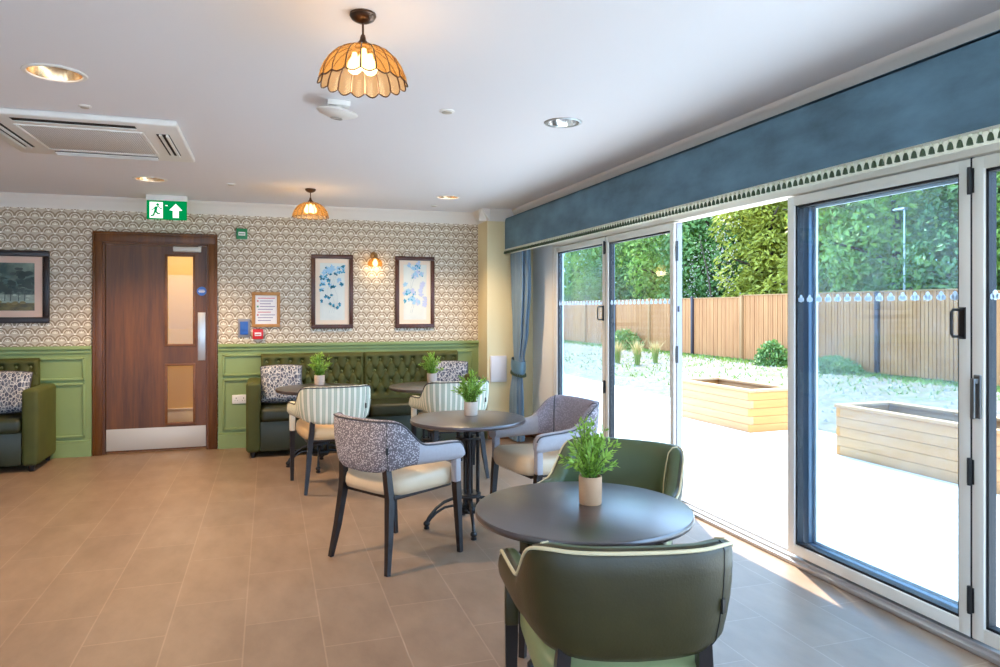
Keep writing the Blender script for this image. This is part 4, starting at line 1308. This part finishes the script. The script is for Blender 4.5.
# ------------------------------------------------------------------ tufted sofas
def make_sofa(label, x0, x1, mods):
    xc = (x0 + x1) / 2
    t = thing('tufted_sofa', label, 'sofa', (xc, 7.2, 0), 0, 'olive tufted sofas along the back wall')
    hw = (x1 - x0) / 2
    AW = 0.125
    yf, yb = -0.27, 0.295
    bm = B(); box(bm, -hw + AW, hw - AW, yf + 0.015, yb, 0.055, 0.335, 0, 0.012); obj('base', bm, M['velvet_seat'], t)
    for s in (-1, 1):
        bm = B(); xa, xb = (-hw, -hw + AW) if s < 0 else (hw - AW, hw)
        box(bm, xa, xb, yf, yb, 0.05, 0.70, 0, 0.035, 4); obj('arm', bm, M['velvet'], t)
    w = (2 * hw - 2 * AW) / mods
    for k in range(mods):
        a = -hw + AW + k * w; b = a + w
        bm = B(); box(bm, a + 0.003, b - 0.003, yf - 0.005, 0.18, 0.325, 0.455, 0, 0.04, 4); obj('seat_cushion', bm, M['velvet_seat'], t)
        # tufted back
        nb = max(2, int(round(w / 0.108)))
        sp = w / nb
        BT = []
        for ri, z in enumerate((0.855, 0.745, 0.635, 0.525)):
            cnt = nb if ri % 2 == 0 else nb - 1
            for q in range(cnt): BT.append((a + sp * (0.5 if ri % 2 == 0 else 1.0) + sp * q, z))
        zb, zt = 0.44, 0.935
        def bk(u, v):
            x = a + 0.002 + u * (w - 0.004); z = zb + v * (zt - zb)
            dmin = min((x - p[0]) ** 2 + (z - p[1]) ** 2 for p in BT)
            # diamond pleats between buttons
            du = ((x - a) / sp + (z - 0.855) / 0.22 - 0.5); dv = ((x - a) / sp - (z - 0.855) / 0.22 - 0.5)
            cr = min(abs(du - round(du)), abs(dv - round(dv)))
            inside = 0.50 < z < 0.885
            dep = 0.026 * math.exp(-dmin / 0.0007) + (0.012 * math.exp(-(cr / 0.07) ** 2) if inside else 0)
            edge = min(u * w, (1 - u) * w); et = (zt - z)
            rd = 0.035
            y = 0.175 + dep
            if edge < rd: y += (1 - math.sqrt(max(0, 1 - ((rd - edge) / rd) ** 2))) * 0.03
            if et < 0.05: y += (1 - math.sqrt(max(0, 1 - ((0.05 - et) / 0.05) ** 2))) * 0.05
            return Vector((x, y, z))
        bm = B(); grid(bm, bk, 110, 56)
        box(bm, a + 0.004, b - 0.004, 0.225, yb, 0.42, 0.932, 0, 0.01)
        bo = obj('tufted_back', bm, M['velvet'], t, 60)
        b0 = None
        for (x, z) in BT:
            if z < 0.54: continue
            if b0 is None:
                bm = B(); lathe(bm, [(0.013, 0.0), (0.012, 0.006), (0.006, 0.010), (0.001, 0.011)], 12); b0 = obj('button', bm, M['button'], bo)
                o = b0
            else:
                o = b0.copy(); C.objects.link(o); o.parent = bo
            o.rotation_euler = (PI / 2, 0, 0); o.location = (x, 0.201, z)
    for sx in (-hw + 0.06, hw - 0.06):
        for sy in (yf + 0.05, yb - 0.05):
            bm = B(); lathe(bm, [(0.018, 0), (0.026, 0.05), (0.026, 0.06)], 12, 0, (sx, sy, 0)); obj('foot', bm, M['black'], t)
    return t
make_sofa('long olive green tufted sofa under the two flower prints', -0.205, 2.06, 2)
make_sofa('olive green tufted sofa under the landscape painting at the left edge', -3.35, -1.865, 1)

def cushion(loc, rx, rz, size, label):
    t = thing('cushion', label, 'cushion', loc, 0, 'leaf patterned cushions on the sofas')
    bm = B()
    def fn(sg):
        def f(u, v):
            a, b = u * 2 - 1, v * 2 - 1
            pin = 1 - 0.06 * (a * a * b * b) * 2
            th = 0.065 * ((1 - a ** 4) * (1 - b ** 4)) ** 0.6
            k = 1 - 0.05 * (1 - abs(a)) * 0 - 0.045 * ((1 - b * b) * abs(a) ** 8 + (1 - a * a) * abs(b) ** 8)
            return Vector((a * size / 2 * k * 1.02, sg * th, b * size / 2 * k * pin))
        return f
    grid(bm, fn(-1), 20, 20); grid(bm, fn(1), 20, 20)
    bmesh.ops.remove_doubles(bm, verts=bm.verts, dist=0.0005)
    o = obj('cover', bm, M['cushion'], t, 60); o.rotation_euler = (rx, 0, rz)
    bm = B()
    pts = []
    for side in range(4):
        for k in range(12):
            q = k / 12
            u, v = [(q, 0), (1, q), (1 - q, 1), (0, 1 - q)][side]
            pts.append(fn(1)(u, v) * 1.0)
    tube(bm, [Vector((p.x, 0, p.z)) for p in pts], 0.005, 6, 0, True, True)
    o2 = obj('piped_edge', bm, M['grey_pipe'], t, 60); o2.rotation_euler = (rx, 0, rz)
    return t
cushion((0.115, 7.235, 0.655), -0.26, 0.08, 0.385, 'leaf patterned cushion at the left end of the long sofa')
cushion((1.80, 7.235, 0.655), -0.26, -0.1, 0.385, 'leaf patterned cushion at the far right end of the long sofa, partly hidden')
cushion((-2.19, 7.225, 0.655), -0.26, -0.1, 0.385, 'leaf patterned cushion on the sofa at the left edge')

# ------------------------------------------------------------------ outside
bm = B(); box(bm, W + 0.1, 6.0, -9, 34, -0.12, -0.012); struct('ground_patio', bm, M['patio'], 'pale paved patio outside the doors')
bm = B(); box(bm, 6.0, 60, -20, 90, -0.14, -0.03); struct('ground_garden', bm, M['garden'], 'pale bare garden soil with grass patches')
bm = B(); box(bm, -30, W + 0.1, -40, YF - 0.12, -0.14, -0.03); box(bm, -30, XL - 0.12, YF - 0.12, 20, -0.14, -0.03); struct('ground_front', bm, M['patio'], 'paving on the other sides of the building')

def planter(label, loc, rz, L, wd):
    t = thing('raised_planter', label, 'planter', loc, rz, 'raised timber planters on the patio')
    hh, ph = 0.455, 0.0905
    th = 0.045
    q = random.Random(int(L * 100))
    for nm in ('front_boards', 'back_boards'):
        bm = B(); xa = 0 if nm[0] == 'f' else wd - th
        for k in range(5):
            z = k * ph; box(bm, xa, xa + th, 0.0 if k % 2 else th, L if k % 2 else L - th, z, z + ph - 0.003, 0, 0.003)
        obj(nm, bm, M['softwood'], t)
    for nm, ya in (('near_end_boards', 0), ('far_end_boards', L - th)):
        bm = B()
        for k in range(5):
            z = k * ph; box(bm, th if k % 2 else 0.0, wd - th if k % 2 else wd, ya, ya + th, z, z + ph - 0.003, 0, 0.003)
        obj(nm, bm, M['softwood_x'], t)
    bm = B()
    e = 0.012
    box(bm, -e, 0.075, -e, L + e, 0.4525, 0.482, 0, 0.004); box(bm, wd - 0.075, wd + e, -e, L + e, 0.4525, 0.482, 0, 0.004)
    box(bm, 0.075, wd - 0.075, -e, 0.075, 0.4525, 0.482, 0, 0.004); box(bm, 0.075, wd - 0.075, L - 0.075, L + e, 0.4525, 0.482, 0, 0.004)
    obj('capping', bm, M['softwood'], t)
    bm = B(); box(bm, th, wd - th, th, L - th, 0.02, 0.38); obj('soil', bm, M['soil'], t, 0)
    return t
planter('timber raised planter seen through the open doorway', (5.135, 6.71, -0.012), 0.055, 1.38, 0.66)
planter('timber raised planter seen through the glazed leaf on the right', (5.21, 3.62, -0.012), 0.022, 1.86, 0.66)

# fence: panels between posts
FX, FH = 12.45, 1.72
ypos = [4.0, 7.0, 10.0, 12.0, 14.2, 16.6, 19.0, 21.6, 24.2, 26.8, 29.6, 32.4]
fn_ = thing('fence', 'brown vertical board fence along the far side of the garden', 'fence', (FX, 18.0, -0.03))
for i in range(len(ypos) - 1):
    a, b = ypos[i] + 0.05, ypos[i + 1] - 0.05
    yc, hw = (a + b) / 2 - 18.0, (b - a) / 2
    up = 0.05 if 2 <= i <= 4 else 0.0
    bm = B(); nb = int((b - a) / 0.09)
    for k in range(nb):
        y0 = -hw + k * (b - a) / nb
        box(bm, -0.011 + 0.006 * (k % 2), 0.011, y0 + 0.008, y0 + (b - a) / nb - 0.008, 0.03, FH + up)
    pn_ = obj('board_panel', bm, M['fence'], fn_, 0, True, (0, yc, 0))
    bm = B()
    for z in (0.25, 0.9, 1.5): box(bm, 0.011, 0.06, -hw, hw, z, z + 0.07)
    box(bm, -0.03, 0.04, -hw, hw, FH + up, FH + 0.03 + up)
    obj('rails', bm, M['fence_post'], pn_, 0)
for i, y in enumerate(ypos):
    dark = i in (3, 6, 8)
    bm = B(); box(bm, -0.045, 0.045, -0.045, 0.045, 0, FH + 0.05, 0, 0.006); box(bm, -0.052, 0.052, -0.052, 0.052, FH + 0.05, FH + 0.068, 0, 0.006)
    o = obj('fence_post', bm, M['post_dark'] if dark else M['fence_post'], fn_, 30, True, (-0.03, y - 18.0, 0))
    if dark: o['label'] = 'dark slim steel post'

# trees behind the fence
LM = [leafmat('bright_leaf', (88, 128, 44), (172, 198, 92), 0.42, 0.8), leafmat('dark_leaf', (56, 94, 46), (128, 164, 84), 0.38, 0.8), leafmat('golden_leaf', (112, 122, 38), (206, 200, 84), 0.4, 0.9)]
def crown(bm, q, height, rad, n, lobes, leafsz, conifer=False):
    L = []
    for k in range(lobes):
        f = (k + 0.5) / lobes
        z = 0.5 + (height - 0.9) * f
        if conifer: rr = rad * (1.0 - 0.55 * f)
        else: rr = rad * (0.65 + 0.45 * math.sin(PI * min(1, f * 1.05)))
        a = k * 2.4 + q.random()
        d = rr * q.uniform(0.25, 0.75)
        L.append((Vector((d * math.cos(a), d * math.sin(a), z)), rr * q.uniform(0.42, 0.62)))
    for i in range(n):
        c, r = L[q.randrange(lobes)]
        th = q.uniform(0, 2 * PI); cz = q.uniform(-0.75, 1.0); s = math.sqrt(1 - cz * cz)
        rr = r * (0.72 + 0.38 * q.random())
        dirv = Vector((s * math.cos(th), s * math.sin(th), cz))
        p = c + dirv * rr
        nrm = (dirv + Vector((q.gauss(0, .45), q.gauss(0, .45), q.gauss(0.3, .4)))).normalized()
        u = nrm.orthogonal().normalized(); u.rotate(Matrix.Rotation(q.uniform(0, 2 * PI), 3, nrm)); v = nrm.cross(u)
        sz = leafsz * q.uniform(0.6, 1.3)
        if conifer: u = (u * 0.5 + Vector((dirv.x, dirv.y, -0.25))).normalized(); v = nrm.cross(u).normalized()
        a, b = sz, sz * (0.32 if conifer else 0.55)
        bend = nrm * (-0.25 * sz)
        vs4 = [bm.verts.new(p - u * a * 0.5), bm.verts.new(p + v * b * 0.5), bm.verts.new(p + u * a * 0.5 + bend), bm.verts.new(p - v * b * 0.5)]
        bm.faces.new(vs4)
def make_tree(label, loc, kind, height, rad, seed, group='trees beyond the fence'):
    q = random.Random(seed)
    t = thing('tree', label, 'tree', loc, 0, group)
    bm = B(); tube(bm, [(0, 0, 0), (0.05, 0.03, height * 0.3), (-0.03, 0.04, height * 0.6), (0.02, 0, height * 0.85)], [0.16, 0.13, 0.09, 0.03], 8)
    for k in range(9):
        z = height * (0.2 + 0.07 * k); a = k * 2.4
        tube(bm, [(0, 0, z), (rad * 0.4 * math.cos(a), rad * 0.4 * math.sin(a), z + 0.35), (rad * 0.75 * math.cos(a), rad * 0.75 * math.sin(a), z + 0.5)], [0.06, 0.04, 0.015], 6)
    obj('trunk', bm, M['bark'], t, 50)
    bm = B()
    if kind == 2: crown(bm, q, height, rad, 15000, 36, 0.22, True)
    else: crown(bm, q, height, rad, 15000, 30, 0.155)
    obj('foliage', bm, LM[kind], t, 0, normals=False)
    return t
protos = {}
TREES = [(14.4, 8.6, 0, 'bright broadleaf tree at the right edge of the garden view'), (14.7, 11.2, 1, 'dark broadleaf tree right of the street lamp'), (14.6, 13.6, 0, 'bright broadleaf tree left of the street lamp'),
         (14.7, 16.0, 2, 'golden feathery conifer at the right of the doorway view'), (14.7, 18.3, 2, 'golden feathery conifer in the middle of the doorway view'), (14.6, 20.8, 1, 'dark tree at the left of the doorway view'),
         (14.7, 23.6, 0, 'bright tree behind the second leaf, nearer the doorway'), (14.8, 26.4, 1, 'dark tree seen through the second leaf'), (14.6, 29.4, 0, 'bright tree seen through the first leaf'), (14.4, 32.6, 0, 'bright tree farthest left along the fence'),
         (17.2, 10.0, 1, 'dark tree of the back row, farthest right'), (17.4, 13.4, 1, 'dark tree of the back row behind the street lamp'), (17.4, 17.0, 0, 'green tree of the back row behind the right conifer'), (17.6, 20.6, 1, 'dark tree of the back row behind the left conifer'), (17.6, 24.6, 0, 'green tree of the back row behind the second leaf'), (17.8, 29.0, 1, 'dark tree of the back row behind the first leaf'), (18, 34.0, 1, 'dark tree of the back row, farthest left')]
for (x, y, kind, lab) in TREES:
    q = random.Random(int(x * 10 + y * 7))
    if kind not in protos:
        protos[kind] = make_tree(lab, (x, y, -0.03), kind, 6.6 if kind != 2 else 6.2, 1.75, 30 + kind)
    else:
        t = dup(protos[kind], (x, y, -0.03), q.uniform(0, 6.28), lab)
        s = q.uniform(0.95, 1.15) * (1.15 if x > 16 else 1.0); t.scale = (s, s, s)

# blossom spray in the doorway view
q = random.Random(5)
bm = B()
for k in range(5):
    p = Vector((0.3 * q.random(), 1.3 - 0.55 * k, 3.9 + 0.12 * k - 0.35 * abs(k - 3)))
    pts = [p]
    for j in range(7):
        p = p + Vector((q.uniform(-0.03, 0.03), q.uniform(-0.05, 0.08), -0.30)); pts.append(p)
    for a in pts:
        for j in range(11):
            c = a + Vector((q.gauss(0, 0.1), q.gauss(0, 0.17), q.gauss(0, 0.17)))
            n = Vector((q.gauss(-1, .5), q.gauss(0, .5), q.gauss(0.3, .5))).normalized(); u = n.orthogonal().normalized() * 0.022; v = n.cross(u)
            bm.faces.new([bm.verts.new(c + u), bm.verts.new(c + v), bm.verts.new(c - u), bm.verts.new(c - v)])
sprays = thing('blossoming_shrub', 'pale blossom trailing over the trees in the doorway view', 'shrub', (12.55, 18.35, -0.03))
obj('blossom', bm, mat('pale_blossom', (150, 138, 128), 0.8), sprays, 0, normals=False)
bm = B(); tube(bm, [(0.25, 0.1, 0), (0.2, 0.05, 1.4), (0.05, 0.15, 2.6), (0, 0.5, 3.7)], [0.04, 0.03, 0.02, 0.008], 6); obj('stem', bm, M['bark'], sprays, 60)

# street lamp
t = thing('street_lamp', 'slim pale street lamp standing before the trees', 'street lamp', (12.9, 11.75, -0.03))
bm = B(); tube(bm, [(0, 0, 0), (0, 0, 3.55)], [0.03, 0.018], 10); obj('pole', bm, M['steel'], t)
bm = B(); box(bm, -0.06, 0.06, -0.04, 0.26, 3.53, 3.58, 0, 0.02); obj('lamp_head', bm, M['steel'], t)

# shrubs and grasses
def shrub(label, loc, r, h, lm, seed, n=1500):
    t = thing('shrub', label, 'shrub', loc, 0, 'low shrubs along the fence')
    q = random.Random(seed)
    bm = B()
    for i in range(n):
        a = q.uniform(0, 2 * PI); cz = q.random(); s = math.sqrt(1 - cz * cz) * q.uniform(0.5, 1.05)
        p = Vector((r * s * math.cos(a), r * s * math.sin(a), h * cz * q.uniform(0.7, 1.05)))
        n_ = Vector((q.gauss(0, 1), q.gauss(0, 1), q.gauss(0.5, 1))).normalized(); u = n_.orthogonal().normalized() * 0.05; v = n_.cross(u) * 0.5
        bm.faces.new([bm.verts.new(p + u), bm.verts.new(p + v), bm.verts.new(p - u), bm.verts.new(p - v)])
    obj('foliage', bm, lm, t, 0, normals=False)
    bm = B()
    for k in range(6): tube(bm, [(0, 0, 0), (r * 0.4 * math.cos(k), r * 0.4 * math.sin(k), h * 0.7)], [0.012, 0.006], 5)
    obj('stems', bm, M['bark'], t, 60)
shrub('dark green shrub against the fence in the doorway view', (11.95, 14.75, -0.03), 0.45, 0.62, LM[1], 1)
shrub('dark green shrub against the fence seen through the second leaf', (11.9, 22.4, -0.03), 0.7, 0.7, LM[1], 2)
shrub('low dark shrub at the fence foot through the right leaf', (11.9, 12.7, -0.03), 0.6, 0.36, LM[1], 3)
def tuft(label, loc, h, seed):
    t = thing('ornamental_grass', label, 'ornamental grass', loc, 0, 'ornamental grasses in the border')
    q = random.Random(seed)
    bm = B()
    for k in range(160):
        a = q.uniform(0, 2 * PI); lean = abs(q.gauss(0, 0.22)); L = h * q.uniform(0.6, 1.1)
        d = Vector((math.cos(a), math.sin(a), 0)); w = Vector((-d.y, d.x, 0)) * 0.007
        p0 = d * q.uniform(0, 0.06); p1 = p0 + Vector((0, 0, L * 0.6)) + d * lean * L * 0.4; p2 = p0 + Vector((0, 0, L * 0.95)) + d * lean * L * 1.3
        a0, a1 = bm.verts.new(p0 - w), bm.verts.new(p0 + w); b0, b1 = bm.verts.new(p1 - w), bm.verts.new(p1 + w); c0 = bm.verts.new(p2)
        f = bm.faces.new((a0, a1, b1, b0)); f2 = bm.faces.new((b0, b1, c0)); f.material_index = 0; f2.material_index = 1
    obj('blades', bm, [leafmat('grass_blade_base', (120, 140, 66), (170, 180, 100), 0.3, 2), mat('straw_tip', (206, 180, 124), 0.8)], t, 0, normals=False)
tuft('straw tipped ornamental grass clump, greener one on the left', (8.6, 16.6, -0.03), 0.62, 1)
tuft('straw tipped ornamental grass clump, in the middle of three', (8.8, 15.9, -0.03), 0.68, 2)
tuft('straw tipped ornamental grass clump, rightmost of three', (9.6, 16.4, -0.03), 0.62, 3)

# grass and weeds
q = random.Random(9)
bm = B()
for i in range(6000):
    x = 12.38 - abs(q.gauss(0, 0.4)); y = q.uniform(6, 33)
    if q.random() < 0.18: x = q.uniform(7.0, 12); y = 9 + 12 * q.random() + 2 * math.sin(x)
    h = q.uniform(0.03, 0.09); a = q.uniform(0, PI); w = Vector((math.cos(a), math.sin(a), 0)) * 0.02
    p = Vector((x, y, -0.03)); tip = p + Vector((q.gauss(0, .04), q.gauss(0, .04), h))
    bm.faces.new([bm.verts.new(p - w), bm.verts.new(p + w), bm.verts.new(tip)])
o = obj('grass', bm, leafmat('lawn_blade', (84, 116, 44), (130, 156, 70), 0.3, 1), None, 0, normals=False)
tag(o, 'short green grass growing along the foot of the fence', 'grass', kind='stuff')
bm = B()
for i in range(2600):
    x = q.uniform(6.3, 12.0); y = q.uniform(5.0, 27)
    s = q.uniform(0.015, 0.06)
    r_ = Matrix.Rotation(q.uniform(0, 6.28), 4, 'Z')
    vsx = [Vector((s * q.uniform(0.6, 1), 0, 0)), Vector((0, s * q.uniform(0.6, 1), 0)), Vector((-s * q.uniform(0.6, 1), 0, 0)), Vector((0, -s * q.uniform(0.6, 1), 0))]
    base = [bm.verts.new(r_ @ v + Vector((x, y, -0.032))) for v in vsx]; top = bm.verts.new(Vector((x + q.gauss(0, s * .2), y, -0.03 + s * q.uniform(0.5, 0.9))))
    for k in range(4): bm.faces.new((base[k], base[(k + 1) % 4], top))
o = obj('rubble', bm, mat('pale_stones', (150, 142, 134), 0.9, vary=0.2, vscale=3), None, 0)
tag(o, 'pale stones and clods scattered over the bare garden soil', 'rubble', kind='stuff')
